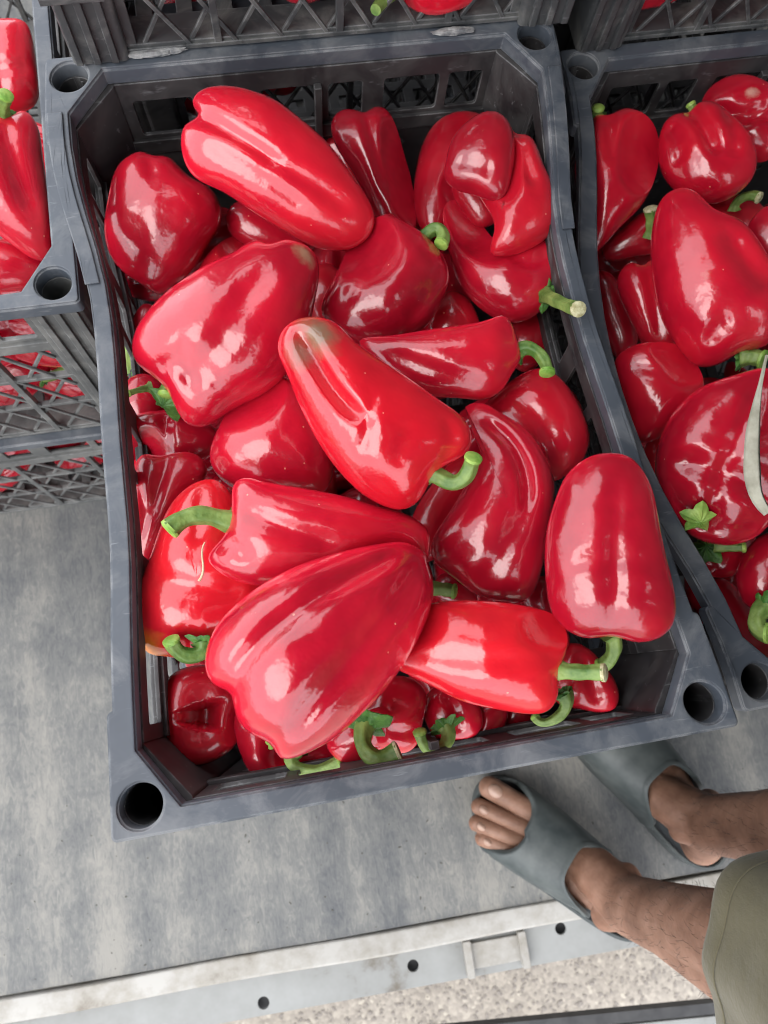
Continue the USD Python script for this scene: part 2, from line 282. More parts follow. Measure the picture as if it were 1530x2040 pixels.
for k in range(170):
    u, v = rng.uniform(-.1, 1.2), -abs(rng.normal(0, .16)) - .004; sz = rng.uniform(.0004, .0010); a = rng.uniform(0, 6.28)
    p = ig.vertices * [sz * rng.uniform(1, 3.2), sz, sz * .5]; c, d = math.cos(a), math.sin(a)
    p = p @ np.array([[c, d, 0], [-d, c, 0], [0, 0, 1]]); grit.append((p + O * [1, 1, 0] + u * U + v * V + [0, 0, FLOOR + sz * .4], ig.faces))
top('mat_grit', cat_(grit), 'grit', 'fine grit and plant crumbs strewn on the rubber mat', 'grit', kind='stuff')
tk = new('truck_bed', 'white metal truck bed with drilled rear flange, holding the crates', 'truck bed', tuple(O * [1, 1, 0]))
part(tk, 'deck', bed(bx(bw0, bw1, -2.12, 0.0, FLOOR - 0.05, FLOOR - 0.0065)), 'steel')
# rolled sill along the rear edge
prof = [(0.0, -0.05), (0.0, 0.0015), (0.0012, 0.0030), (0.012, 0.0034), (0.0245, 0.0026), (0.0270, 0.0010), (0.0280, -0.003), (0.0285, -0.022), (0.026, -0.05)]
uu = np.linspace(bw0, bw1, 40); P = np.array([[(u, v + 0.0012 * math.sin(u * 17), FLOOR + z + 0.0008 * math.sin(u * 11 + v * 90)) for v, z in prof] for u in uu])
F = []; k = len(prof)
for i in range(len(uu) - 1):
    for j in range(k - 1): a = i * k + j; F += [(a, a + k, a + k + 1), (a, a + k + 1, a + 1)]
part(tk, 'sill', bed(trimesh.Trimesh(P.reshape(-1, 3), F, process=False)), 'steel', smooth=25)
fz = FLOOR - 0.020
fl = sbox(bw0, 0.0290, bw1, 0.076)
def to_uv(p, z):
    w = at_z([p], z)[0] - O * [1, 1, 0]; return np.array([w @ U, w @ V])
hv = [to_uv(p, fz) for p in ((525, 1998), (823, 1924), (1117, 1850))]
hv = hv + [hv[0] - (hv[1] - hv[0]), hv[2] + (hv[2] - hv[1])]
for h in hv: fl = fl.difference(shapely.Point(h).buffer(0.0072, 12))
t_ = ext(fl, 0.004); t_.apply_translation((0, 0, fz - 0.004)); part(tk, 'rear_flange', bed(t_), 'flange')
part(tk, 'rear_skirt', bed(bx(bw0, bw1, 0.031, 0.0735, FLOOR - 0.10, fz - 0.012)), 'black')
la, lb = to_uv((932, 1888), fz), to_uv((1030, 1862), fz)
part(tk, 'latch_plate', bed(bx(la[0], lb[0], 0.036, 0.066, fz + 0.0004, fz + 0.005)), 'steel')
for u_ in (la[0] - 0.005, lb[0] + 0.001):
    e = sbox(u_, 0.033, u_ + 0.006, 0.072).buffer(0.002); t_ = ext(e, 0.012); t_.apply_translation((0, 0, fz + 0.0006)); part(tk, 'latch_lug', bed(t_), 'steel')
for u_ in (bw0 - 0.03, bw1):
    part(tk, 'side_board', bed(bx(u_, u_ + 0.03, -2.12, 0.03, FLOOR - 0.06, FLOOR + 0.38)), 'flange')
part(tk, 'front_board', bed(bx(bw0, bw1, -2.15, -2.1205, FLOOR - 0.06, FLOOR + 0.6)), 'flange')
# canvas cover drawn over the right half of the bed, carried on hoops
MAT['canvas'] = simple_noise_mat('dark_canvas', (0.030, 0.032, 0.030), (0.055, 0.056, 0.052), 5, 0.9)
cv = new('truck_canopy', 'dark canvas cover stretched over the right half of the truck bed', 'canopy', tuple(O * [1, 1, 0] + U * 1.3))
ch_ = [(bw1 + .015, FLOOR + .38), (bw1 + .012, FLOOR + 1.35), (bw1 - .06, FLOOR + 1.68), (bw1 - .25, FLOOR + 1.86), (bw1 - .50, FLOOR + 1.93), (CANOPY_U, FLOOR + 1.95)]
pr = spline(ch_, 40); vs = np.linspace(-2.1, .15, 12); CVv, CVf = [], []
for lay in (0, .004):
    for v_ in vs:
        sag = .035 * abs(math.sin((v_ + 2.1) / .75 * math.pi))
        for a_, b_ in pr: CVv.append((a_, v_, b_ - lay - sag * np.clip((b_ - FLOOR - 1.2) / .6, 0, 1)))
nn = len(pr); no = len(vs) * nn
for i_ in range(len(vs) - 1):
    for j_ in range(nn - 1):
        a_ = i_ * nn + j_; CVf += [(a_, a_ + 1, a_ + nn + 1), (a_, a_ + nn + 1, a_ + nn), (no + a_, no + a_ + nn + 1, no + a_ + 1), (no + a_, no + a_ + nn, no + a_ + nn + 1)]
part(cv, 'canvas', bed(trimesh.Trimesh(CVv, CVf, process=False)), 'canvas', smooth=True)
av, au = np.linspace(-.95, .75, 14), np.linspace(.10, bw1 - .3, 16); AV, AF = [], []
for lay in (0, .004):
    for v_ in av:
        for a_ in au: AV.append((a_, v_, FLOOR + 2.0 - lay - .03 * abs(math.sin((v_ + .95) / .85 * math.pi)) - .05 * ((a_ - .6) / .5) ** 2))
na, no = len(au), len(av) * len(au)
for i_ in range(len(av) - 1):
    for j_ in range(na - 1): a_ = i_ * na + j_; AF += [(a_, a_ + 1, a_ + na + 1), (a_, a_ + na + 1, a_ + na), (no + a_, no + a_ + na + 1, no + a_ + 1), (no + a_, no + a_ + na, no + a_ + na + 1)]
fw = bx(CANOPY_U, bw1, -2.112, -2.104, FLOOR + .02, FLOOR + 1.93); part(cv, 'front_sheet', bed(fw), 'canvas')
part(cv, 'rear_awning', bed(trimesh.Trimesh(AV, AF, process=False)), 'canvas', smooth=True)
for v_ in (-2.1, -1.35, -.6, .14):
    hp = np.array([(a_, v_, b_ - .018) for a_, b_ in pr]); part(cv, 'hoop', bed(tube(hp, np.full(len(hp), .012), 8)), 'flange', smooth=40)
# bumper bar below and behind the flange
bz = 0.50
e0, e1 = at_z([(800, 2058)], bz)[0], at_z([(1400, 2000)], bz)[0]
bu = unit(e1 - e0); bvv = np.array([bu[1], -bu[0], 0]); bvv = bvv if bvv[1] < 0 else -bvv
bp = new('rear_bumper', 'pale blue-grey step bumper with black rubber edge behind the truck', 'bumper', tuple(e0))
def bfr(m):
    m = m.copy(); p = m.vertices; m.vertices = e0 * [1, 1, 0] + p[:, :1] * bu + p[:, 1:2] * bvv + p[:, 2:] * W3
    if np.dot(np.cross(bu, bvv), W3) < 0: m.invert()
    return m
part(bp, 'rubber_edge', bfr(bx(-0.5, 1.0, 0.0, 0.014, bz - 0.018, bz)), 'black')
part(bp, 'step_plate', bfr(bx(-0.5, 1.0, 0.018, 0.16, bz - 0.06, bz - 0.004)), 'flange')
for u_ in (0.72, 0.9): part(bp, 'bracket', bfr(bx(u_, u_ + 0.05, -0.30, -0.001, bz - 0.05, bz - 0.03)), 'black')

# ---------------------------------------------------------------- plastic crates
CW, CL = 0.392, 0.553
def crate(label, cx, cy, zb, H=0.27, rot=0.0, bowL=None, bowR=None, solid_end=False, ledges=False, group=None, detail=True, wall='wall', draft=0.03, cx_=0.042, cy_=0.050):
    """a moulded vegetable crate: zb height of its base; bow*: how far the long sides bulge inwards, as (t, metres) pairs from near to far"""
    hw, hl = CW / 2, CL / 2
    c, s = math.cos(rot), math.sin(rot)
    bL = np.array(sorted(bowL)) if bowL else np.array([(-1, 0), (1, 0)]); bR = np.array(sorted(bowR)) if bowR else np.array([(-1, 0), (1, 0)])
    fL, fR = (CubicSpline(b[:, 0], b[:, 1]) if len(b) > 2 else (lambda t: t * 0) for b in (bL, bR))
    def place(m):
        if (bowL or bowR) and np.ptp(m.vertices[:, 1]) > .04: m = trimesh.Trimesh(*trimesh.remesh.subdivide_to_size(m.vertices, m.faces, .035, max_iter=14), process=False)
        m = m.copy(); p = np.array(m.vertices, float); zz = p[:, 2] / H; t = np.clip(p[:, 1] / hl, -1, 1)
        k = 1 - draft * (1 - zz)
        x, y = p[:, 0] * k, p[:, 1] * k
        bow = np.where(x > 0, -fR(t), fL(t)) * np.clip(np.abs(p[:, 0]) / hw, 0, 1.0) * np.clip(zz, 0, 1) ** 1.2
        x = x + bow
        m.vertices = np.stack([cx + x * c - y * s, cy + x * s + y * c, zb + p[:, 2]], 1); return m
    t = new('plastic_crate', label, 'crate', (cx, cy, zb), group)
    seg = lambda g: shapely.segmentize(g, 0.025)
    # rim: one plate with chamfered inner corners and round stacking holes
    rs, re = 0.0175, 0.0145
    hx, hy = 0.178, 0.2585
    outer = sbox(-hw, -hl, hw, hl)
    for sx in (-1, 1):        # long-side rims are set in a little from the corner blocks
        outer = outer.difference(sbox(*sorted((sx * (hw - 0.0035), sx * (hw + 0.01)))[:1], -hl + 0.075, sorted((sx * (hw - 0.0035), sx * (hw + 0.01)))[1], hl - 0.075))
    outer = outer.buffer(-0.004).buffer(0.004)
    a, b = hw - rs, hl - re
    inner = Polygon([(-hw + cx_, -b), (hw - cx_, -b), (a, -hl + cy_), (a, hl - cy_), (hw - cx_, b), (-hw + cx_, b), (-a, hl - cy_), (-a, -hl + cy_)])
    holes = [shapely.Point(sx * hx, sy * hy).buffer(0.0130, 10) for sx in (-1, 1) for sy in (-1, 1)]
    ring = outer.difference(inner)
    for h in holes: ring = ring.difference(h)
    r1 = ext(seg(ring), 0.012); r1.apply_translation((0, 0, H - 0.014))
    r2 = ext(seg(ring.buffer(-0.0012)), 0.002); r2.apply_translation((0, 0, H - 0.002))
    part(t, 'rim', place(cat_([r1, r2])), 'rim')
    if ledges:
        for sx in (-1, 1):
            r = seg(sbox(min(sx * (hw - 0.013), sx * (hw - 0.0025)), 0.31 * hl, max(sx * (hw - 0.013), sx * (hw - 0.0025)), 0.82 * hl)).buffer(0)
            m = ext(r, 0.0014); m.apply_translation((0, 0, H + 0.0003)); part(t, 'rim_ledge', place(m), 'rim')
    # corner posts under the rim, hollow at the top
    for sx in (-1, 1):
        for sy in (-1, 1):
            o = 0.005
            post = Polygon([(sx * (hw - o), sy * (hl - o)), (sx * (hw - o), sy * (hl - cy_ - 0.004)), (sx * (hw - o - 0.012), sy * (hl - cy_ - 0.004)), (sx * (hw - cx_ - 0.004), sy * (hl - o - 0.012)), (sx * (hw - cx_ - 0.004), sy * (hl - o))]).buffer(0)
            post = post.buffer(-0.004).buffer(0.004)
            hole = shapely.Point(sx * hx, sy * hy).buffer(0.0128, 10)
            m1 = ext(seg(post), 0.10); m2 = ext(seg(post.difference(hole)), H - 0.1145); m2.apply_translation((0, 0, 0.1002))
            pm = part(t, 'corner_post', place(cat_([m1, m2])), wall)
            if detail:
                for q in range(3):
                    xx = sx * (hw - 0.010 - q * 0.013); f_ = bx(xx - 0.0025, xx + 0.0025, *sorted((sy * (hl - o - 0.001), sy * (hl - o + 0.003))), 0.002, H - 0.018); part(pm, 'flute', place(f_), wall)
                f_ = bx(*sorted((sx * (hw + 0.0), sx * (hw - 0.042))), *sorted((sy * (hl - o - 0.001), sy * (hl - o + 0.0045))), 0.055, 0.060); part(pm, 'collar', place(f_), wall)
    # walls
    def wall_part(kind, half, off, sgn, axis):
        """axis 'x': an end wall spanning x at y = sgn*off; axis 'y': a long side"""
        z0, z1 = 0.0, H - 0.0145
        plate = sbox(-half, z0, half, z1)
        zs0, zs1 = H - 0.068, H - 0.032
        zl0, zl1 = 0.0050, H - 0.090
        n = 3 if axis == 'x' else 4
        step = 2 * half / n; slots = []
        for k in range(n):
            x0 = -half + k * step
            slots += [(x0 + 0.010, x0 + step * 0.56), (x0 + step * 0.64, x0 + step - 0.008)]
        for x0, x1 in slots: plate = plate.difference(sbox(x0, zs0, x1, zs1).buffer(-0.003).buffer(0.003))
        solid = solid_end and axis == 'x'
        if not solid:
            plate = plate.difference(sbox(-half + 0.008, zl0, half - 0.008, zl1))
        else:
            for zz in (H - 0.105, H - 0.135, H - 0.17):
                for xx in np.arange(-half + 0.02, half - 0.01, 0.030): plate = plate.difference(shapely.Point(xx, zz).buffer(0.0042, 4))
        def up(m, depth0):   # (s, z, depth) -> crate
            p = np.array(m.vertices); q = m.copy(); d = sgn * (off + depth0 + p[:, 2])
            q.vertices = np.stack([p[:, 0], d, p[:, 1]], 1) if axis == 'x' else np.stack([d, p[:, 0], p[:, 1]], 1)
            q.fix_normals() if len(q.faces) < 200 else None
            return place(q)
        th = 0.003
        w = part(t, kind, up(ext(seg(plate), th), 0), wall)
        bar = lambda x0, x1, za, zb_, d0, d1: up(bx(x0, x1, za, zb_, 0, d1 - d0), d0)
        xs = np.linspace(-half, half, 8)
        part(w, 'ledge', cat_([bar(xs[i], xs[i + 1], H - 0.086, H - 0.072, -0.003, 0.0065) for i in range(7)]), wall)
        part(w, 'bottom_rail', cat_([bar(xs[i], xs[i + 1], 0.0012, 0.0047, -0.001, 0.0055) for i in range(7)]), wall)
        if solid: 
            part(w, 'rib', bar(0.002, 0.008, 0.02, H - 0.03, -0.006, -0.0005), wall)
            return
        for zz in (zl0 + (zl1 - zl0) * 0.36, zl0 + (zl1 - zl0) * 0.70):
            part(w, 'rail', cat_([bar(xs[i], xs[i + 1], zz - 0.0023, zz + 0.0023, -0.0006, 0.0048) for i in range(7)]), wall)
        for fx in (-0.55, 0.06, 0.62):
            part(w, 'rib', bar(fx * half - 0.0028, fx * half + 0.0028, zl0 - 0.002, zl1 + 0.002, -0.0004, 0.0052), wall)
        rect = sbox(-half + 0.007, zl0 - 0.001, half - 0.007, zl1 + 0.001); bars = []
        for sg in (1, -1):
            for x0 in np.arange(-half - 0.16, half + 0.16, 0.0345):
                ln = LineString([(x0, zl0 - 0.001), (x0 + sg * 0.6 * (zl1 - zl0 + 0.002), zl1 + 0.001)]).intersection(rect)
                if ln.is_empty or ln.length < 0.012: continue
                m = ext(ln.buffer(0.0015, cap_style='flat'), 0.0022); bars.append(up(m, 0.0003 if sg > 0 else 0.0027))
        if detail:
            for m in bars: part(w, 'lattice_bar', m, wall)
        else: part(w, 'lattice', cat_(bars), wall, kind='stuff')
    eh, sh = hw - cx_ - 0.003, hl - cy_ - 0.003
    for sg in (-1, 1):
        wall_part('end_wall', eh, hl - re - 0.001, sg, 'x'); wall_part('side_wall', sh, hw - rs - 0.001, sg, 'y')
    base = sbox(-hw + 0.012, -hl + 0.012, hw - 0.012, hl - 0.012)
    for xx in np.arange(-0.15, 0.16, 0.03):
        for yy in np.arange(-0.23, 0.24, 0.03): base = base.difference(sbox(xx - 0.009, yy - 0.009, xx + 0.009, yy + 0.009))
    m = ext(base, 0.004); m.apply_translation((0, 0, 0.003)); part(t, 'base', place(m), wall)
    return t
BL = [(-1, 0), (-.71, .004), (-.55, .007), (-.38, .011), (-.13, .012), (.13, .014), (.32, .012), (.55, .001), (.66, -.003), (.78, -.004), (1, 0)]
BR = [(-1, 0), (-.75, .007), (-.5, .014), (-.24, .018), (-.04, .023), (.16, .025), (.40, .021), (.51, .015), (.63, .009), (.82, .002), (1, 0)]
BRL = [(-1, 0), (-.84, -.002), (-.66, -.012), (-.51, -.026), (-.1, -.045), (.3, -.034), (.46, -.022), (.65, -.008), (.85, 0), (1, 0)]
crate('front dark crate heaped with red peppers, its whole rim in view', 0, 0, RIM - .27, bowL=BL, bowR=BR, solid_end=True, ledges=True)
crate('crate under the front crate, carrying it', 0, 0.0, FLOOR + .001, H=.309, detail=False)
crate('right-hand crate of peppers with bulging near-left rim', .413, .0065, RIM - .04 - .27, rot=.0150, bowL=BRL, solid_end=True)
crate('lower crate under the right-hand crate', .413, .0065, FLOOR + .001, H=.268, rot=.0150, detail=False)
crate('left-hand upper crate with mesh end above the grey mat', -.3926, .374, RIM - .04 - .27, wall='pale', draft=0.0)
crate('left-hand lower crate standing on the grey mat', -.3926, .375, FLOOR + .001, H=.268, wall='pale', draft=0.0)
crate('topmost crate right behind the front crate, mesh end facing', .016, .538, RIM + .001, wall='grey', draft=0.0)
crate('crate directly behind the front crate at the same height', .034, .580, RIM - .27, detail=False)
crate('lowest crate in the stack behind the front crate', .010, .566, FLOOR + .001, H=.308, detail=False)
crate('topmost crate behind the right-hand crate, at the upper right corner', .416, .549, RIM - .039, rot=.012, wall='grey', draft=0.0)
crate('crate directly behind the right-hand crate at the same height', .430, .580, RIM - .04 - .27, rot=.012, detail=False)
crate('lowest crate in the stack behind the right-hand crate', .414, .574, FLOOR + .001, H=.268, rot=.012, detail=False)

MAT['fray'] = simple_noise_mat('frayed_plastic', (0.10, 0.105, 0.11), (0.30, 0.30, 0.29), 120, 0.7)
CR0 = UsdGeom.Xform.Get(stage, '/World/plastic_crate')
for (px, py, sx, sy, sd_) in ((196, 92, .012, .005, 1), (300, 104, .020, .0045, 2), (345, 98, .010, .003, 3), (905, 62, .016, .0035, 4)):
    m = trimesh.creation.icosphere(3, 1.0); v = np.array(m.vertices); v = v * (0.55 + 0.9 * meshkit.fbm(v * 2.3, 3, sd_)[:, None]) * [sx, sy, .0022]
    m.vertices = v + at_z([(px, py)], RIM + .0025)[0]; part(CR0, 'frayed_flash', m, 'fray')

# ---------------------------------------------------------------- peppers
NB, NR = 112, 26
def disc_fem():
    """fixed topology of a polar disc: centre, NR rings of NB points"""
    F = [(0, 1 + j, 1 + (j + 1) % NB) for j in range(NB)]
    for r in range(NR - 1):
        for j in range(NB):
            a, b = 1 + r * NB + j, 1 + r * NB + (j + 1) % NB
            F += [(a, a + NB, b + NB), (a, b + NB, b)]
    return np.array(F)
DF = disc_fem()
def poisson(P):
    """solves -lap u = 1 on the flat disc mesh P (n,2), u = 0 on the outermost ring"""
    p = P[DF]; e = [p[:, 2] - p[:, 1], p[:, 0] - p[:, 2], p[:, 1] - p[:, 0]]
    A = 0.5 * np.abs(e[0][:, 0] * e[1][:, 1] - e[0][:, 1] * e[1][:, 0]) + 1e-14
    I, J, D = [], [], []
    for a in range(3):
        for b in range(3):
            I.append(DF[:, a]); J.append(DF[:, b]); D.append((e[a] * e[b]).sum(1) / (4 * A))
    n = len(P); K = sparse.csr_matrix((np.concatenate(D), (np.concatenate(I), np.concatenate(J))), (n, n))
    rhs = np.zeros(n)
    for a in range(3): np.add.at(rhs, DF[:, a], A / 3)
    free = np.arange(1 + (NR - 1) * NB); u = np.zeros(n)
    u[free] = spsolve(K[free][:, free].tocsc(), rhs[free]); return np.maximum(u, 0)
def closed(pts, n):
    pts = np.asarray(pts, float); q = np.vstack([pts, pts[:1]])
    s = np.r_[0, np.cumsum(np.linalg.norm(np.diff(q, axis=0), axis=1) ** 0.75)]
    f = CubicSpline(s, q, bc_type='periodic'); d = f(np.linspace(0, s[-1], 1200))
    l = np.r_[0, np.cumsum(np.linalg.norm(np.diff(d, axis=0), axis=1))]
    t = np.linspace(0, l[-1], n, endpoint=False)
    return np.stack([np.interp(t, l, d[:, 0]), np.interp(t, l, d[:, 1])], 1)
def polar(c, ring):
    rho = np.sin(np.pi / 2 * np.arange(1, NR + 1) / NR)
    return np.vstack([c[None], *[c + r * (ring - c) for r in rho]])
def seg_dist(P, line):
    best = np.full(len(P), 1e9); par = np.zeros(len(P)); n = len(line) - 1
    for k in range(n):
        a, b = line[k], line[k + 1]; d = b - a; t = np.clip(((P - a) @ d) / (d @ d), 0, 1)
        r = np.linalg.norm(P - a - t[:, None] * d, axis=1); m = r < best
        best = np.where(m, r, best); par = np.where(m, (k + t) / n, par)
    return best, par
FULLF = np.vstack([DF, DF[:, ::-1] + (1 + NR * NB)])
def body_mesh(top_, bot):
    """welds the two sheets along the outermost ring"""
    n = 1 + NR * NB; last = 1 + (NR - 1) * NB
    idx = np.r_[np.arange(n), n + np.arange(last), last + np.arange(NB)]
    idx2 = np.arange(2 * n); idx2[n + last:] = last + np.arange(NB)
    return np.vstack([top_, bot[:last]]), idx2[FULLF]

class Pep: pass
PEPS = []
def pep(crate_, out, z, label, thick=0.86, tilt=(0, 0, 0), grooves=(), stem=None, mat='red', centre=None, name='red_pepper', power=0.47, lumps=0.06, face=0.55, group=None, cal=None, seed=None, lobe=False):
    """one pepper: outline seen in the photograph, height z of its middle plane above the crates' rim, creases as (line, depth mm, width mm)"""
    q = Pep(); q.label, q.mat, q.name, q.group, q.stemdef, q.cal, q.crate = label, mat, name, group, stem, cal, crate_
    out = np.asarray(out, float); ring = closed(out, NB)
    q.poly = Polygon(ring).buffer(0)
    cpx = np.asarray(centre if centre else q.poly.centroid.coords[0], float)
    q.c = at_z([cpx], RIM + z)[0]; view = unit(CAM - q.c)
    q.n = unit(view * face + np.array([0, 0, 1]) * (1 - face) + np.asarray(tilt, float))
    e1 = unit(np.cross([0, 1, 0], q.n)); e2 = np.cross(q.n, e1); q.e = (e1, e2)
    flat = lambda p: np.stack([(on_plane(p, q.c, q.n) - q.c) @ e1, (on_plane(p, q.c, q.n) - q.c) @ e2], 1)
    q.flat = flat
    R2 = flat(ring); area = 0.5 * np.sum(R2[:, 0] * np.roll(R2[:, 1], -1) - R2[:, 1] * np.roll(R2[:, 0], -1))
    if area < 0: R2 = R2[::-1]
    P2 = polar(flat(cpx[None])[0], R2); u = poisson(P2); um = u.max(); un = u / um
    rin = 1.6 * math.sqrt(um); H = thick * rin
    h = H * un ** power; sd = (seed if seed is not None else len(PEPS)) * 3.7
    pp = np.stack([P2[:, 0] * 26, P2[:, 1] * 26, np.full(len(P2), sd)], 1)
    h = h * (1 + lumps * 2 * (meshkit.noise(pp, 5) - 0.5) + lumps * 0.9 * (meshkit.noise(pp * 2.3, 6) - 0.5) + lumps * 0.35 * (meshkit.noise(pp * 5.1, 7) - 0.5))
    hb = 0.85 * H * un ** power
    fade = np.clip(un * 3.0, 0, 1) ** 0.5
    for line, dep, wid in grooves:
        ln = flat(spline(line, 14)); d, t = seg_dist(P2, ln)
        endf = np.clip(np.minimum(t, 1 - t) * 6, 0, 1) if len(line) > 2 or True else 1
        endf = 0.25 + 0.75 * endf
        if dep < 0: dep, wid = dep * .45, wid * 1.1
        else: wid = wid * .8
        h = h - dep * 1e-3 * np.exp(-(d / (wid * 1e-3)) ** 2) * fade * endf
    h = np.maximum(h, -0.75 * hb)
    base = q.c + P2[:, :1] * e1 + P2[:, 1:] * e2
    q.top, q.bot, q.H = base + q.n * h[:, None], base - q.n * hb[:, None], H
    q.lobe = lobe
    PEPS.append(q); return q

def settle():
    """a pepper gives way under the ones that lie on it (later in the list): its skin is pressed in along the contact"""
    for i, q in enumerate(PEPS):
        hi = to_px(q.top); lo = to_px(q.bot)
        for r in PEPS[i + 1:]:
            if q.crate != r.crate or not q.poly.intersects(r.poly): continue
            for name, px in (('top', hi), ('bot', lo)):
                v = getattr(q, name); d = v - CAM; t = np.linalg.norm(d, axis=1); d = d / t[:, None]
                tj = ((r.c - CAM) @ r.n) / (d @ r.n)
                pts = shapely.points(px); dist = shapely.distance(pts, r.poly); ins = shapely.distance(pts, r.poly.exterior) * (dist == 0)
                scale = tj / FPX
                req = tj + 0.0015 + np.minimum(ins * scale * 0.8, 0.012) - dist * scale * 1.3
                if name == 'bot': req = req + 0.003
                tn = 0.5 * (t + req + np.sqrt((t - req) ** 2 + 0.0025 ** 2))
                tn = np.where((req > t - 0.02) & (tj > 0), tn, t)
                setattr(q, name, CAM + d * tn[:, None])
        tt = np.linalg.norm(q.top - CAM, axis=1); tb = np.linalg.norm(q.bot - CAM, axis=1)
        q.bot = CAM + (q.bot - CAM) / tb[:, None] * np.maximum(tb, tt + 0.0)[:, None]

def star(c, n, r, cup, lobes, seed, thick=0.0016):
    """a green calyx: an uneven lobed cap lying across direction n at c, its lobes bent back along -n"""
    rs = np.random.default_rng(seed); n = unit(n); e1 = unit(np.cross(n, [0.31, 0.2, 0.93])); e2 = np.cross(n, e1)
    nb, nr = 40, 6; ph = rs.uniform(0, 6.28); V = []; F = []
    amp = 1 + 0.18 * rs.normal(size=lobes)
    for side in (1, 0):
        V.append(c + n * (thick * side + 0.0012))
        for k in range(1, nr + 1):
            for j in range(nb):
                a = j / nb * 2 * np.pi; lob = (a - ph) / (2 * np.pi) * lobes
                prof_ = 1 - 0.42 * abs(2 * ((lob) % 1) - 1) ** 0.8
                rr = r * k / nr * (0.55 + (prof_ * amp[int(lob) % lobes] - 0.55) * (k / nr) ** 1.5)
                V.append(c + (e1 * math.cos(a) + e2 * math.sin(a)) * rr + n * (-cup * (k / nr) ** 2 * r + thick * side * (1 - 0.6 * k / nr) + 0.0012 + 0.0006 * math.sin(a * lobes * 2)))
    m = 1 + nr * nb
    for side in (0, 1):
        o = side * m; fl = []
        for j in range(nb): fl.append((o, o + 1 + j, o + 1 + (j + 1) % nb))
        for k in range(nr - 1):
            for j in range(nb):
                a, b = o + 1 + k * nb + j, o + 1 + k * nb + (j + 1) % nb; fl += [(a, a + nb, b + nb), (a, b + nb, b)]
        F += fl if side == 0 else [x[::-1] for x in fl]
    for j in range(nb):
        a, b = 1 + (nr - 1) * nb + j, 1 + (nr - 1) * nb + (j + 1) % nb; F += [(a, a + m, b + m), (a, b + m, b)]
    return trimesh.Trimesh(np.array(V), F, process=False)

def emit():
    for i, q in enumerate(PEPS):
        v, f = body_mesh(q.top, q.bot); lowest = v[:, 2].min()
        if q.lobe:
            part(x, 'folded_lobe', (v, f), q.mat, smooth=True); continue
        x = new(q.name, q.label, 'pepper', (q.c[0], q.c[1], lowest), q.group)
        part(x, 'flesh', (v, f), q.mat, smooth=True)
        if q.stemdef:
            d = q.stemdef; px = np.asarray(d['px'], float); lift = np.interp(np.linspace(0, 1, len(px)), np.linspace(0, 1, len(np.atleast_1d(d.get('lift', [0])))), np.atleast_1d(d.get('lift', [0.0])))
            pts = np.array([on_plane(p[None], q.c + q.n * l, q.n)[0] for p, l in zip(px, lift)])
            r0, r1 = d.get('r', (4.2, 4.0)); n = 18
            sp = spline(pts, n); tt = np.linspace(0, 1, n)
            rad = (r0 + (r1 - r0) * tt + 2.2 * np.exp(-tt * 9) + 0.9 * np.exp(-(1 - tt) * 14)) * 1e-3
            rad = rad * (1 + 0.05 * np.sin(tt * 15 + i))
            st = part(x, 'stem', tube(sp, rad, 30, ridge=.09), d.get('mat', 'stem'), smooth=50)
            dd = unit(sp[-1] - sp[-3])
            part(st, 'cut_end', tube([sp[-1] - dd * 0.0012, sp[-1] + dd * 0.0008, sp[-1] + dd * 0.0018], [rad[-1] * 1.06, rad[-1] * 1.06, rad[-1] * 0.72], 14), 'cut' if d.get('cut', False) else 'calyx_pale', smooth=60)
            if d.get('calyx', True):
                part(x, 'calyx', star(sp[0], sp[2] - sp[0], d.get('cr', 12) * 1e-3, d.get('cup', 0.35), d.get('lobes', 6), i + 3), d.get('cmat', 'calyx'), smooth=60)
        if q.cal:
            cpx, lift, r, cm, tl = q.cal
            c = on_plane(np.array([cpx], float), q.c + q.n * lift, q.n)[0]
            part(x, 'calyx', star(c, unit(q.n + np.asarray(tl, float)), r * 1e-3, 0.25, 5, i + 9), cm, smooth=60)

# --- front crate, from the lowest to the topmost
F_ = 'front'
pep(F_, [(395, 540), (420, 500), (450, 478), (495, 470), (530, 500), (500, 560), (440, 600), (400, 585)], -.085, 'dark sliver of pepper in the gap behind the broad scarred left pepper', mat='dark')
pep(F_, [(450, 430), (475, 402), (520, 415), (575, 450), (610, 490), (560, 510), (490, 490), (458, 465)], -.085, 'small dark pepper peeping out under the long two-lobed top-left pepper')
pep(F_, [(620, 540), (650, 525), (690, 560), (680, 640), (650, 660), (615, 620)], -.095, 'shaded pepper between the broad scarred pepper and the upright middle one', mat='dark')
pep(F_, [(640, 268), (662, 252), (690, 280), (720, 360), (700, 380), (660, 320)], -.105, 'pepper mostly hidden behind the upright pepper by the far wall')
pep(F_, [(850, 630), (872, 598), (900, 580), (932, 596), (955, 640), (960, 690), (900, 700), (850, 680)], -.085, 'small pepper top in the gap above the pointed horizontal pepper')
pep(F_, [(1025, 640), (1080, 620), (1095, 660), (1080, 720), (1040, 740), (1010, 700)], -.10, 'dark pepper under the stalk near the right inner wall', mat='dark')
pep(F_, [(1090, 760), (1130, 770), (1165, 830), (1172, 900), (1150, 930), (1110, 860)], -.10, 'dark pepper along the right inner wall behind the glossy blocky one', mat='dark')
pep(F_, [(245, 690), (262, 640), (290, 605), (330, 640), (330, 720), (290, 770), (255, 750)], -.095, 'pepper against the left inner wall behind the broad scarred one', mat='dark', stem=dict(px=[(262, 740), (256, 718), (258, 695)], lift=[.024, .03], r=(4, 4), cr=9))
pep(F_, [(240, 795), (255, 757), (288, 745), (320, 760), (332, 795), (310, 850), (262, 850), (242, 830)], -.075, 'small red pepper with a thin stalk lying against the left wall', stem=dict(px=[(300, 772), (280, 776), (255, 784)], lift=[.03, .036], r=(2.4, 1.8), calyx=False, cut=False))
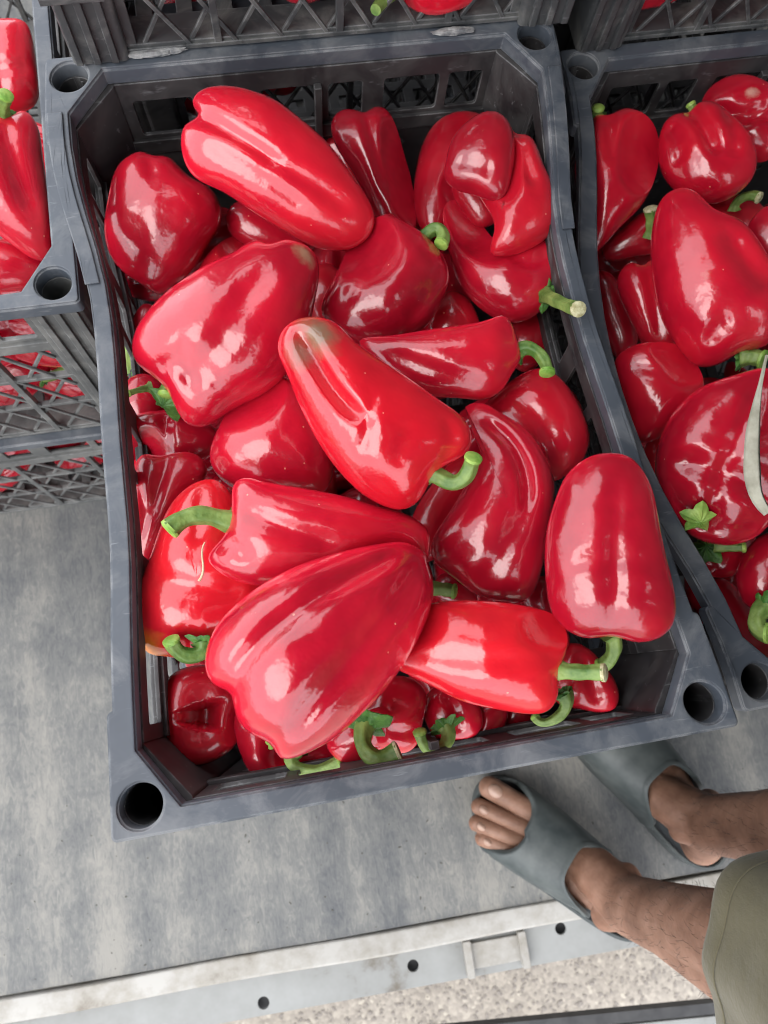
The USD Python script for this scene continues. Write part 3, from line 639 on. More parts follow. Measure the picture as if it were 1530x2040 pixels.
pep(F_, [(240, 870), (262, 832), (310, 818), (365, 820), (410, 840), (438, 870), (420, 905), (370, 925), (310, 930), (262, 925), (243, 900)], -.070, 'round pepper with a dark green cap below the broad scarred one', grooves=[([(335, 825), (330, 870), (335, 915)], 5, 7), ([(265, 850), (285, 880), (290, 910)], 3, 5)], tilt=(0, -.25, 0))
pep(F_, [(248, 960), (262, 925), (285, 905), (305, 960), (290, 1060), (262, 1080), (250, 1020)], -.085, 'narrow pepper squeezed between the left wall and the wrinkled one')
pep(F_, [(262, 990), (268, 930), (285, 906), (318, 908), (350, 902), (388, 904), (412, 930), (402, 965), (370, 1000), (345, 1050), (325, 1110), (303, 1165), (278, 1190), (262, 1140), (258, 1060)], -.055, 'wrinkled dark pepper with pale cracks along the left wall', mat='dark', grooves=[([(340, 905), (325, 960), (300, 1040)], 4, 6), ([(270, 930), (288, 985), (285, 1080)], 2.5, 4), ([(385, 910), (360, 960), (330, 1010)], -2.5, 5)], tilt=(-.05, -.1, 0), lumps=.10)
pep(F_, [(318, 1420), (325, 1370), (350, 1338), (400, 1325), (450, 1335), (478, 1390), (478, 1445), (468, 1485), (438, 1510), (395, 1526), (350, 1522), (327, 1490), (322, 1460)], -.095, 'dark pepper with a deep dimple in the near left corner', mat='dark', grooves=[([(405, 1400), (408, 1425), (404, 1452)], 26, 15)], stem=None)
pep(F_, [(470, 1420), (505, 1400), (560, 1420), (600, 1480), (590, 1520), (560, 1540), (528, 1552), (500, 1540), (480, 1505)], -.095, 'pepper standing on end in the near left corner beside the dimpled one', grooves=[([(520, 1430), (540, 1480), (545, 1540)], 4, 6)], cal=((543, 1480), .026, 8, 'calyx_pale', (-.2, -.5, 0)))
pep(F_, [(560, 1490), (610, 1470), (670, 1480), (690, 1510), (650, 1535), (600, 1545), (570, 1525)], -.10, 'low pepper with a curled green stalk by the near rim', stem=dict(px=[(585, 1500), (583, 1522), (605, 1535), (640, 1533), (676, 1517)], lift=[.026, .033], r=(4.2, 3.6), cr=13))
pep(F_, [(1000, 1420), (1020, 1390), (1050, 1400), (1055, 1440), (1030, 1452), (1005, 1450)], -.095, 'small red pepper end by the near rim beneath the orange-red one')
pep(F_, [(925, 1440), (950, 1400), (985, 1390), (1010, 1410), (1005, 1450), (985, 1480), (945, 1492), (905, 1495)], -.085, 'dark pepper wedged under the orange-red one beside the curled stalk', mat='dark')
pep(F_, [(845, 1430), (850, 1385), (880, 1362), (925, 1368), (955, 1405), (962, 1440), (945, 1468), (910, 1478), (870, 1470)], -.075, 'pepper with a green curled stalk pressed against the near rim', grooves=[([(880, 1375), (905, 1420), (915, 1470)], 3, 6)], stem=dict(px=[(888, 1450), (893, 1470), (880, 1489), (858, 1494), (842, 1478), (836, 1458)], lift=[.022, .036], r=(4.2, 3.4), cr=13))
pep(F_, [(650, 1478), (668, 1450), (700, 1425), (735, 1385), (770, 1350), (820, 1352), (848, 1380), (842, 1440), (832, 1480), (800, 1500), (762, 1492), (735, 1508), (690, 1520), (660, 1502)], -.062, 'pepper with a large leafy green stalk cap at the near rim', grooves=[([(735, 1410), (745, 1450), (742, 1500)], 8, 9), ([(770, 1445), (810, 1452), (840, 1445)], 3, 6)], tilt=(0, -.15, 0), stem=dict(px=[(728, 1446), (722, 1468), (728, 1495), (750, 1512), (775, 1506), (792, 1498)], cut=True, lift=[.026, .040, .040], r=(5.2, 5.6), cr=19, cup=.15, lobes=5))
pep(F_, [(1095, 1330), (1120, 1285), (1160, 1285), (1200, 1320), (1222, 1350), (1233, 1385), (1224, 1412), (1190, 1420), (1150, 1412), (1110, 1400)], -.075, 'dark pepper near the right near corner with a crooked green stalk', mat='dark', grooves=[([(1150, 1300), (1170, 1350), (1190, 1410)], 4, 7)], stem=dict(px=[(1122, 1382), (1128, 1402), (1122, 1418), (1100, 1436), (1080, 1440), (1066, 1428)], lift=[.03, .02], r=(4.6, 2.4), cr=11))
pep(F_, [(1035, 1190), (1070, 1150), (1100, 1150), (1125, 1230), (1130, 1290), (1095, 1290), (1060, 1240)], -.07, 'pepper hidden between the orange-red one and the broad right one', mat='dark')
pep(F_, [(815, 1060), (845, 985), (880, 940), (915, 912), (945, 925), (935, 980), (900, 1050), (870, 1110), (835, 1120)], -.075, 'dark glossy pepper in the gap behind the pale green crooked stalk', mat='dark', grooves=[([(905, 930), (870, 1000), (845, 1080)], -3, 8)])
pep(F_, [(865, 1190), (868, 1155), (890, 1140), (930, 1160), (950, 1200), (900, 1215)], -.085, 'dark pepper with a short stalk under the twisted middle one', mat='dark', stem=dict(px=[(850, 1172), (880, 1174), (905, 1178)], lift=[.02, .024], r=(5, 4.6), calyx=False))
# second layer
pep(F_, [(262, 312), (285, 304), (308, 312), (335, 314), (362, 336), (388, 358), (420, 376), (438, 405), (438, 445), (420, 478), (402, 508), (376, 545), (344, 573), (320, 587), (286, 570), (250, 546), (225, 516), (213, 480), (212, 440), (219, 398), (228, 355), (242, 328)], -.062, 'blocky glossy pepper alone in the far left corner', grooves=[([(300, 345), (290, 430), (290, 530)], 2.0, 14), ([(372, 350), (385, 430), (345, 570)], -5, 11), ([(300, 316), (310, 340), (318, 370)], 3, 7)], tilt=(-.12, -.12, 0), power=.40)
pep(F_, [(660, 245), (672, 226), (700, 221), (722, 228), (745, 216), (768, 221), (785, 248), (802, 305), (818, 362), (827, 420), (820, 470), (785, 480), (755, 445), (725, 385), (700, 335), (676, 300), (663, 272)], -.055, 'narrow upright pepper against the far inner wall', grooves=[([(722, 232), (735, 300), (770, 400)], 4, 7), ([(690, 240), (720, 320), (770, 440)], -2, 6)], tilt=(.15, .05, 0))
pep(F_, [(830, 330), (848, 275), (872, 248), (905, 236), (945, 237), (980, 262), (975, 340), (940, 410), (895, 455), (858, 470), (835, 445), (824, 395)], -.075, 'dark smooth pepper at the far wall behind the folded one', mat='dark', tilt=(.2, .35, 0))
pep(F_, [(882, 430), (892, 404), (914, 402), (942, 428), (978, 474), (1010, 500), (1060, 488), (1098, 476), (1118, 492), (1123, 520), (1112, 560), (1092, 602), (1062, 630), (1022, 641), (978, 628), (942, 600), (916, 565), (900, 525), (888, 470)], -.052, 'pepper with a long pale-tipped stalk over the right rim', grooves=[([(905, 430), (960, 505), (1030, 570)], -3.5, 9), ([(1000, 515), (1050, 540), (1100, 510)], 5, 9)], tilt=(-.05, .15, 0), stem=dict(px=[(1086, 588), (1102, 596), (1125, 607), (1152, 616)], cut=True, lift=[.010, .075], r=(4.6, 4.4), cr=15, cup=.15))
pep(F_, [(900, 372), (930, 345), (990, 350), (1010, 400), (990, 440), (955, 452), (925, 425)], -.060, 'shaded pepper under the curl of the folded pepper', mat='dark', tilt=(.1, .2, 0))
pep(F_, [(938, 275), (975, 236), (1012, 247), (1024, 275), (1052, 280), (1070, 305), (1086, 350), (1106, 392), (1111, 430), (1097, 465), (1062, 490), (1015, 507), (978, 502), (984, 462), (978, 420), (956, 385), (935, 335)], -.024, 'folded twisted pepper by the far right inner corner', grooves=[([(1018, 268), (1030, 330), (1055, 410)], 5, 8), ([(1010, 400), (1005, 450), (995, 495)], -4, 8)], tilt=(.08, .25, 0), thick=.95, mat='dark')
pep(F_, [(887, 330), (898, 288), (926, 254), (962, 232), (992, 231), (1014, 250), (1026, 300), (1020, 350), (1002, 392), (978, 396), (945, 383), (904, 372), (886, 352)], -.012, 'folded lobe', lobe=True, grooves=[([(905, 340), (940, 352), (985, 360)], 3, 7)], tilt=(-.02, .28, 0), thick=.9, mat='dark')
pep(F_, [(950, 830), (975, 795), (1010, 765), (1050, 740), (1078, 735), (1103, 747), (1132, 778), (1156, 822), (1170, 870), (1162, 912), (1132, 945), (1100, 960), (1060, 955), (1010, 930), (965, 880)], -.052, 'glossy blocky pepper against the right inner wall', grooves=[([(1000, 790), (1060, 850), (1110, 950)], 3, 8), ([(1060, 760), (1110, 830), (1130, 920)], -3, 10)], tilt=(.15, -.05, 0))
pep(F_, [(430, 865), (450, 825), (480, 792), (515, 765), (555, 752), (600, 770), (640, 830), (660, 900), (662, 950), (640, 985), (590, 990), (530, 990), (470, 975), (432, 945), (418, 908)], -.040, 'smooth domed pepper left of the central scarred one', grooves=[([(470, 900), (520, 880), (570, 900)], -2, 14), ([(430, 910), (480, 960), (540, 985)], 3, 7)], tilt=(-.05, -.05, 0))
pep(F_, [(300, 1110), (320, 1050), (345, 1000), (375, 970), (402, 957), (425, 955), (450, 970), (480, 1020), (525, 1120), (535, 1190), (510, 1230), (470, 1265), (432, 1300), (385, 1318), (340, 1308), (300, 1302), (278, 1275), (274, 1215), (282, 1155)], -.040, 'squat pepper with an orange unripe patch at the left wall', mat='orange', grooves=[([(290, 1135), (380, 1165), (500, 1165)], 5, 12), ([(385, 1260), (380, 1285), (378, 1310)], 7, 8), ([(408, 965), (405, 1020), (400, 1080)], 2.5, 6), ([(310, 1270), (350, 1262), (360, 1290)], 2, 6)], tilt=(-.05, -.10, 0), stem=dict(px=[(405, 1284), (398, 1302), (372, 1306), (350, 1292), (341, 1276)], lift=[.026, .036], r=(5.2, 4.4), cr=12))
pep(F_, [(645, 635), (640, 612), (662, 562), (690, 505), (718, 462), (745, 440), (772, 430), (800, 445), (838, 468), (868, 495), (890, 530), (894, 566), (880, 602), (856, 642), (820, 668), (770, 690), (715, 690), (670, 665)], -.035, 'lobed pepper with a short hooked stalk just behind the centre', grooves=[([(765, 440), (735, 530), (680, 630)], 5, 9), ([(840, 480), (800, 570), (740, 660)], -4.5, 8), ([(885, 540), (850, 600), (800, 660)], 3, 8)], tilt=(.05, .10, 0), stem=dict(px=[(840, 480), (855, 462), (872, 456), (882, 468), (879, 486)], lift=[.006, .014], r=(4.8, 4.6), cr=9))
pep(F_, [(565, 480), (590, 483), (612, 491), (632, 515), (636, 548), (628, 595), (618, 645), (600, 700), (565, 752), (525, 785), (480, 808), (440, 832), (402, 851), (372, 843), (352, 815), (335, 780), (302, 748), (274, 724), (265, 695), (276, 655), (300, 620), (335, 585), (375, 556), (425, 526), (470, 505), (490, 490), (520, 482), (540, 490)], -.012, 'broad left pepper with a brown scar at its blunt tip', grooves=[([(565, 545), (500, 620), (450, 700), (370, 780)], 3.5, 13), ([(600, 540), (560, 620), (520, 720)], -2, 12), ([(320, 750), (360, 735), (400, 790)], 5, 9), ([(345, 655), (420, 590), (510, 520)], -2, 12), ([(360, 690), (420, 740), (470, 790)], 2, 8)], tilt=(-.10, -.02, 0), stem=dict(px=[(338, 772), (333, 778), (330, 786)], lift=[.002, .004], r=(5, 4.5), calyx=False, cut=False), cal=((328, 802), -.004, 17, 'calyx', (-.5, -.9, -.3)))
pep(F_, [(364, 310), (361, 275), (370, 250), (388, 240), (396, 232), (384, 208), (394, 186), (424, 174), (465, 174), (510, 185), (552, 203), (595, 235), (632, 266), (665, 300), (700, 346), (730, 392), (746, 432), (741, 462), (716, 489), (680, 500), (640, 496), (600, 480), (558, 455), (518, 430), (478, 404), (440, 380), (405, 364), (380, 345)], -.005, 'long two-lobed pepper on top at the far left', grooves=[([(392, 238), (440, 265), (510, 310), (570, 350)], 5, 7), ([(570, 350), (630, 385), (700, 430)], 3.5, 8), ([(560, 290), (620, 350), (690, 420)], -1.5, 10), ([(420, 300), (500, 350), (620, 430)], 2, 7)], tilt=(-.02, -.10, 0), thick=.74)
pep(F_, [(716, 680), (760, 671), (820, 664), (880, 655), (930, 648), (975, 637), (1002, 630), (1020, 648), (1032, 682), (1037, 715), (1022, 742), (1002, 775), (968, 795), (920, 793), (870, 790), (820, 776), (775, 748), (738, 712)], -.012, 'tapered pepper lying level with its stalk to the right wall', grooves=[([(1000, 640), (1010, 690), (1000, 770)], 2, 9), ([(760, 700), (860, 745), (980, 780)], 2.5, 8), ([(760, 685), (860, 690), (960, 690)], -2, 10)], tilt=(0, .02, 0), stem=dict(px=[(1032, 700), (1055, 694), (1075, 706), (1087, 724), (1090, 742)], lift=[0, .012], r=(4.4, 4.2), cr=10))
pep(F_, [(858, 1092), (876, 1050), (902, 1010), (930, 965), (958, 905), (950, 876), (940, 850), (955, 836), (925, 815), (950, 803), (995, 822), (1040, 850), (1080, 900), (1104, 960), (1100, 1025), (1090, 1085), (1075, 1150), (1050, 1195), (1002, 1199), (950, 1185), (902, 1150), (868, 1122)], -.022, 'twisted pepper with a hooked ridge right of the centre', centre=(1010, 1010), grooves=[([(955, 842), (1010, 885), (1045, 960), (1040, 1030)], 7, 6), ([(1040, 1030), (1000, 1100), (950, 1180)], 3.5, 9), ([(975, 870), (985, 960), (920, 1090)], -4, 12), ([(1070, 900), (1085, 980), (1075, 1060)], -2, 10)], tilt=(-.06, .02, 0))
pep(F_, [(415, 1112), (425, 1092), (445, 1068), (458, 1038), (462, 1000), (468, 962), (490, 952), (520, 958), (562, 966), (622, 976), (692, 990), (760, 1010), (822, 1030), (852, 1058), (856, 1090), (840, 1130), (760, 1140), (690, 1140), (630, 1150), (580, 1160), (530, 1167), (480, 1160), (432, 1136)], .000, 'long tapering pepper lying level with a thick stalk to the left', grooves=[([(480, 1010), (560, 1050), (680, 1080)], 4, 8), ([(500, 990), (600, 1010), (760, 1050)], -3, 8), ([(425, 1100), (470, 1090), (500, 1120)], 4, 7)], tilt=(0, -.10, 0), stem=dict(px=[(462, 1040), (440, 1034), (405, 1026), (370, 1032), (338, 1054)], lift=[.002, .012], r=(5.6, 5.6), cr=13, cup=.1, mat='stem'))
pep(F_, [(848, 1205), (920, 1196), (1000, 1200), (1070, 1212), (1115, 1235), (1130, 1275), (1123, 1310), (1112, 1345), (1110, 1385), (1090, 1416), (1040, 1421), (980, 1411), (920, 1396), (860, 1367), (800, 1338), (770, 1315), (780, 1265), (810, 1225)], .004, 'orange-red straight pepper near the front rim, stalk to the right', mat='orange', grooves=[([(800, 1290), (950, 1310), (1105, 1300)], 2, 8), ([(820, 1330), (950, 1355), (1095, 1350)], -3, 12), ([(1075, 1220), (1085, 1290), (1100, 1330)], 2.5, 8)], tilt=(0, -.08, 0), stem=dict(px=[(1112, 1335), (1140, 1339), (1175, 1340), (1203, 1340)], cut=True, lift=[.006, .016], r=(4.8, 4.6), cr=9))
pep(F_, [(1150, 925), (1180, 908), (1215, 903), (1250, 910), (1280, 940), (1300, 985), (1311, 1040), (1323, 1100), (1340, 1170), (1344, 1222), (1330, 1256), (1300, 1275), (1260, 1278), (1218, 1268), (1170, 1271), (1130, 1256), (1100, 1222), (1088, 1170), (1085, 1110), (1090, 1050), (1106, 995), (1126, 950)], .022, 'broad smooth pepper resting against the right rim', grooves=[([(1215, 960), (1213, 1080), (1215, 1265)], 3, 9), ([(1110, 1130), (1210, 1120), (1320, 1130)], 1.2, 9), ([(1110, 1185), (1210, 1170), (1330, 1185)], 1.0, 8)], tilt=(-.04, -.06, 0), power=.42, thick=.80, stem=dict(px=[(1216, 1262), (1224, 1288), (1214, 1315), (1196, 1328)], lift=[-.012, -.020], r=(4.8, 4.4), calyx=False))
pep(F_, [(560, 665), (580, 643), (610, 633), (642, 633), (672, 646), (702, 676), (742, 706), (782, 732), (832, 766), (880, 800), (920, 830), (938, 862), (935, 895), (912, 916), (882, 932), (856, 962), (836, 996), (802, 1015), (770, 1010), (730, 990), (690, 955), (650, 905), (615, 845), (590, 790), (570, 740), (554, 695)], .030, 'bright central pepper with a pale scarred crease', mat='scar', grooves=[([(598, 660), (628, 712), (675, 785), (730, 838)], 11, 5.5), ([(640, 660), (680, 740), (740, 810)], -4, 9), ([(745, 790), (740, 850), (720, 900)], 1.5, 5), ([(820, 840), (800, 890), (790, 930)], 1.5, 5), ([(700, 850), (760, 900), (830, 930)], -1.5, 10), ([(880, 830), (900, 880), (880, 925)], 3, 8)], tilt=(-.10, -.12, 0), stem=dict(px=[(852, 944), (878, 952), (905, 962), (928, 948), (938, 925), (943, 912)], lift=[.004, .018], r=(5.2, 4.6), cr=10, mat='stem_pale'))
pep(F_, [(410, 1300), (425, 1258), (460, 1214), (510, 1175), (582, 1136), (660, 1110), (712, 1097), (762, 1087), (802, 1085), (832, 1098), (848, 1105), (847, 1125), (858, 1170), (851, 1222), (826, 1282), (790, 1342), (750, 1392), (710, 1432), (670, 1467), (630, 1492), (592, 1508), (560, 1510), (541, 1484), (502, 1462), (470, 1422), (457, 1378), (432, 1366), (412, 1342)], .026, 'large three-ridged pepper across the near left of the crate', grooves=[([(445, 1385), (490, 1320), (560, 1255), (660, 1190), (800, 1105)], 7, 8), ([(552, 1500), (585, 1440), (660, 1350), (760, 1220), (835, 1120)], 6, 9), ([(640, 1480), (720, 1380), (800, 1260)], 2, 12)], tilt=(.20, .12, 0), thick=1.05, lumps=.05)

# --- right-hand crate
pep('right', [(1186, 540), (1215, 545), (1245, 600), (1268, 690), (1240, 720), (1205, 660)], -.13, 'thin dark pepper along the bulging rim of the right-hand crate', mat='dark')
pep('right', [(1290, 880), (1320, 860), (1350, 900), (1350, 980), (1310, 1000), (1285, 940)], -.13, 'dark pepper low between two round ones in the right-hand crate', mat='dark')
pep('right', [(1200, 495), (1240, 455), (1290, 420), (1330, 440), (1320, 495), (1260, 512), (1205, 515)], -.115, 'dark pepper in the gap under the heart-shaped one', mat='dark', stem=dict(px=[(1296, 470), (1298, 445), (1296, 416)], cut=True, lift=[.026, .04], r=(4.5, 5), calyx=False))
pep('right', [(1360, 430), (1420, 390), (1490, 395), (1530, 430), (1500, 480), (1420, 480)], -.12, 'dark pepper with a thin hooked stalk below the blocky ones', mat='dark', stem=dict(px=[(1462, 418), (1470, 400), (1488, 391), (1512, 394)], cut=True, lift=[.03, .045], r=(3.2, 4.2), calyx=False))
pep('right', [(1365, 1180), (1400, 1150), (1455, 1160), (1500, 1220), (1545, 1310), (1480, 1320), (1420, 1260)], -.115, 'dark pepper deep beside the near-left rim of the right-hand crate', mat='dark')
pep('right', [(1385, 1105), (1420, 1075), (1475, 1085), (1490, 1115), (1465, 1145), (1432, 1152), (1400, 1138)], -.10, 'small pepper with green leafy cap under the big round one', cal=((1408, 1092), .024, 15, 'calyx', (-.3, .4, 0)), stem=dict(px=[(1425, 1088), (1450, 1090), (1482, 1090)], lift=[.028, .034], r=(4, 3), calyx=False))
pep('right', [(1232, 548), (1258, 524), (1275, 530), (1300, 518), (1325, 560), (1345, 630), (1352, 700), (1305, 705), (1268, 660), (1240, 600)], -.095, 'narrow upright pepper under the large bent one in the right-hand crate', grooves=[([(1278, 535), (1290, 600), (1310, 690)], 3, 7)], tilt=(.1, 0, 0))
pep('right', [(1178, 250), (1186, 232), (1206, 236), (1232, 224), (1270, 229), (1300, 258), (1311, 302), (1302, 362), (1276, 412), (1238, 450), (1204, 488), (1184, 502), (1168, 450), (1150, 370), (1150, 300)], -.075, 'heart-shaped pepper pointing down at the left of the right-hand crate', grooves=[([(1206, 240), (1205, 300), (1215, 360)], 5, 9), ([(1195, 380), (1192, 430), (1190, 480)], -2, 6), ([(1250, 400), (1220, 440), (1192, 480)], -2, 6)], tilt=(.1, .15, 0), stem=dict(px=[(1190, 226), (1191, 220), (1192, 215)], lift=[.0, .004], r=(4, 4), calyx=True, cr=9))
pep('right', [(1395, 210), (1412, 178), (1440, 160), (1475, 153), (1530, 172), (1575, 215), (1570, 280), (1530, 318), (1490, 318), (1440, 290), (1400, 250)], -.085, 'blemished pale-flecked pepper at the far right', mat='flecked', grooves=[([(1405, 225), (1470, 245), (1545, 215)], 8, 8), ([(1450, 295), (1490, 255), (1560, 275)], 6, 7)], lumps=.16, power=.42, tilt=(0, .1, 0))
pep('right', [(1312, 278), (1328, 242), (1350, 232), (1370, 228), (1384, 214), (1412, 207), (1442, 222), (1472, 250), (1502, 298), (1504, 345), (1472, 382), (1432, 401), (1384, 397), (1340, 372), (1316, 335)], -.068, 'short blocky pepper with two bumps beside the blemished one', lumps=.13, power=.42, grooves=[([(1366, 214), (1388, 262), (1425, 335)], 9, 8), ([(1322, 262), (1345, 300), (1350, 350)], 5, 8), ([(1440, 225), (1455, 280), (1450, 340)], 4, 9)], tilt=(-.05, .15, 0), stem=dict(px=[(1385, 222), (1380, 215), (1376, 208)], lift=[0, .002], r=(4, 3.4), cr=9))
pep('right', [(1225, 760), (1226, 715), (1258, 690), (1310, 682), (1352, 690), (1382, 720), (1402, 770), (1388, 812), (1342, 850), (1300, 879), (1266, 876), (1246, 825)], -.072, 'smooth squat pepper touching the front crate from the right-hand crate', grooves=[([(1240, 735), (1310, 745), (1390, 790)], 3.5, 9), ([(1300, 800), (1310, 830), (1310, 865)], -2, 8)], tilt=(0, -.05, 0))
pep('right', [(1485, 470), (1500, 432), (1535, 410), (1580, 440), (1580, 560), (1530, 550), (1495, 510)], -.055, 'rounded pepper at the right picture edge beside the bent one')
pep('right', [(1300, 450), (1318, 398), (1352, 378), (1390, 388), (1420, 420), (1470, 440), (1520, 500), (1560, 580), (1555, 650), (1526, 688), (1472, 705), (1430, 726), (1388, 728), (1350, 692), (1320, 640), (1304, 580), (1296, 510)], -.045, 'large bent pepper with a shadowed hollow in the right-hand crate', grooves=[([(1440, 470), (1480, 540), (1540, 590)], 9, 14), ([(1350, 420), (1350, 560), (1420, 680)], -3, 14), ([(1405, 700), (1420, 670), (1450, 650)], 3, 8)], tilt=(-.1, .05, 0), stem=dict(px=[(1478, 712), (1500, 712), (1520, 716)], lift=[-.002, .004], r=(6, 6), cr=12))
pep('right', [(1466, 1150), (1482, 1102), (1530, 1062), (1590, 1090), (1600, 1180), (1540, 1222), (1484, 1202)], -.07, 'round pepper with a dark curly stalk cap at the right picture edge', stem=dict(px=[(1520, 1215), (1508, 1232), (1512, 1255), (1530, 1262)], lift=[.02, .03], r=(6, 6), cr=15))
pep('right', [(1306, 920), (1320, 862), (1358, 802), (1410, 765), (1470, 745), (1535, 735), (1590, 800), (1590, 950), (1540, 1030), (1502, 1070), (1442, 1086), (1380, 1070), (1335, 1030), (1312, 980)], -.035, 'big round pepper with a pale green star-shaped cap facing the viewer', grooves=[([(1320, 915), (1420, 940), (1530, 1010)], 8, 11), ([(1400, 1000), (1396, 1030), (1390, 1060)], 6, 10), ([(1405, 1010), (1425, 930), (1470, 830), (1510, 760)], 5, 9), ([(1385, 1030), (1350, 1000), (1325, 950)], 4, 7), ([(1410, 1040), (1450, 1055), (1500, 1050)], 4, 7)], power=.43, lumps=.09, tilt=(-.02, -.12, 0), cal=((1394, 1036), .0265, 17, 'calyx_pale', (-.1, -.75, 0)))

# --- left-hand crate
pep('left', [(-60, 500), (-20, 480), (40, 490), (92, 520), (85, 560), (30, 580), (-40, 570)], -.10, 'pepper against the near end of the left-hand crate')
pep('left', [(-70, 100), (-40, 50), (10, 40), (50, 45), (68, 90), (76, 150), (72, 205), (30, 225), (-40, 220), (-75, 170)], -.085, 'squarish pepper at the far left edge with a green stalk below it', grooves=[([(-20, 60), (0, 130), (10, 210)], 4, 9), ([(-40, 150), (10, 150), (70, 150)], 3, 8)])
pep('left', [(-110, 260), (-70, 220), (-20, 215), (15, 238), (45, 222), (72, 245), (84, 300), (95, 380), (104, 450), (102, 515), (80, 520), (40, 500), (0, 470), (-60, 420), (-100, 340)], -.062, 'long pointed pepper with an orange tip in the left-hand crate', mat='tip', grooves=[([(12, 240), (30, 320), (75, 450)], 6, 9), ([(-20, 300), (20, 390), (80, 495)], -2.5, 10)], stem=dict(px=[(4, 225), (7, 208), (12, 190)], lift=[.012, .03], r=(4.5, 4.5), cr=9))

# scars and unripe patches that belong to single fruits
sp = lambda x, y, z: tuple(at_z([(x, y)], RIM + z)[0])
MAT['scar'] = pepper_mat('pepper_scarred', *ORG, spot=[(sp(634, 672, .060), .018, (0.12, 0.105, 0.062), .85, .7), (sp(594, 702, .056), .013, (0.17, 0.09, 0.06), .7, .7), (sp(612, 646, .046), .012, (0.12, 0.07, 0.03), .7, .7), (sp(665, 760, .068), .010, (0.40, 0.24, 0.17), .5, .7)], rough=0.17)
MAT['tip'] = pepper_mat('pepper_orange_tip', *RED, spot=[(sp(94, 508, -.055), .011, (0.55, 0.20, 0.02), .9, .6)])
MAT['orange_patch'] = pepper_mat('pepper_orange_patch', *ORG, spot=[(sp(292, 1296, -.035), .020, (0.50, 0.17, 0.01), .85, .7)])
MAT['brown_tip'] = pepper_mat('pepper_brown_tip', *RED, spot=[(sp(604, 512, .015), .010, (0.30, 0.17, 0.10), .85, .6)])
MAT['flecked'] = pepper_mat('pepper_flecked', *RED, spot=[(sp(1478, 225, -.06), .012, (0.62, 0.36, 0.27), .6, .8), (sp(1492, 285, -.055), .010, (0.60, 0.34, 0.25), .6, .8), (sp(1500, 180, -.06), .007, (0.62, 0.42, 0.33), .6, .7)])
MAT['bent'] = pepper_mat('pepper_bruised', *RED, spot=[(sp(1395, 718, -.04), .012, (0.10, 0.035, 0.02), .8, .7), (sp(1405, 545, -.012), .007, (0.42, 0.16, 0.10), .6, .7)])
MAT['twist'] = pepper_mat('pepper_twisted', *RED, spot=[(sp(968, 1130, .008), .013, (0.26, 0.10, 0.06), .7, .8), (sp(990, 1122, .008), .005, (0.55, 0.32, 0.22), .7, .7)])
MAT['left_corner'] = pepper_mat('pepper_left_corner', *RED, spot=[(sp(345, 522, -.03), .006, (0.25, 0.13, 0.06), .7, .6)])
for q in PEPS:
    if 'orange unripe patch' in q.label: q.mat = 'orange_patch'
    if 'brown scar' in q.label: q.mat = 'brown_tip'
    if 'far left corner' in q.label: q.mat = 'left_corner'
    if 'large bent pepper' in q.label: q.mat = 'bent'
    if 'hooked ridge' in q.label: q.mat = 'twist'
MAT['stem_pale'] = MAT['stem']
settle()
emit()

# --- peppers deeper in the crates and behind the mesh
def filler_proto(kind):
    a = np.linspace(0, 2 * np.pi, 24, endpoint=False)
    if kind == 0: x = 0.062 * np.cos(a); y = 0.036 * np.sin(a) * (1 + 0.28 * np.cos(a))
    elif kind == 1: x = 0.045 * np.cos(a); y = 0.040 * np.sin(a) * (1 + 0.12 * np.cos(a))
    else: x = 0.078 * np.cos(a); y = 0.030 * np.sin(a) * (1 + 0.45 * np.cos(a)) + 0.010 * np.cos(2 * a)
    P2 = polar(np.array([0.004, 0.0]), closed(np.stack([x, y], 1), NB)); u = poisson(P2); un = u / u.max(); H = 0.9 * 1.6 * math.sqrt(u.max())
    pp = np.stack([P2[:, 0] * 26, P2[:, 1] * 26, np.full(len(P2), 3.3 * kind)], 1)
    h = H * un ** .44 * (1 + .16 * (meshkit.noise(pp, 8) - .5)); hb = .9 * H * un ** .44 * (1 + .16 * (meshkit.noise(pp, 12) - .5))
    for yy in (-0.012, 0.010): h -= 0.0045 * np.exp(-((P2[:, 1] - yy * (1 + P2[:, 0] * 5)) / 0.006) ** 2) * np.clip(un * 3, 0, 1); hb -= 0.0035 * np.exp(-((P2[:, 1] - 0.7 * yy) / 0.006) ** 2) * np.clip(un * 3, 0, 1)
    z = np.zeros(len(P2))
    v, f = body_mesh(np.stack([P2[:, 0], P2[:, 1], h], 1), np.stack([P2[:, 0], P2[:, 1], -hb], 1)); return v, f, x.max()
protos = {}
def filler(kind, loc, rxyz, label, group, mat='red'):
    x = UsdGeom.Xform.Define(stage, numbered('/World', 'red_pepper'))
    if kind in protos:
        x.GetPrim().GetReferences().AddInternalReference(protos[kind]); x.GetPrim().SetInstanceable(True)
    xf = UsdGeom.XformCommonAPI(x); xf.SetTranslate(Gf.Vec3d(*map(float, loc))); xf.SetRotate(Gf.Vec3f(*map(float, rxyz)))
    tag(x.GetPrim(), label, 'pepper', group)
    if kind not in protos:
        ORIGIN[str(x.GetPath())] = np.zeros(3); v, f, xm = filler_proto(kind)
        part(x, 'flesh', (v, f), mat, smooth=True)
        st = spline([(xm - 0.006, 0, 0), (xm + 0.010, 0.002, 0.004), (xm + 0.026, 0.010, 0.012)], 10)
        part(x, 'stem', tube(st, np.linspace(0.0055, 0.0042, 10), 10), 'stem', smooth=40)
        part(x, 'calyx', star(st[0] + [0.003, 0, 0], np.array([1, 0, 0.1]), 0.012, .3, 5, 90 + kind), 'calyx', smooth=60)
        protos[kind] = x.GetPath()
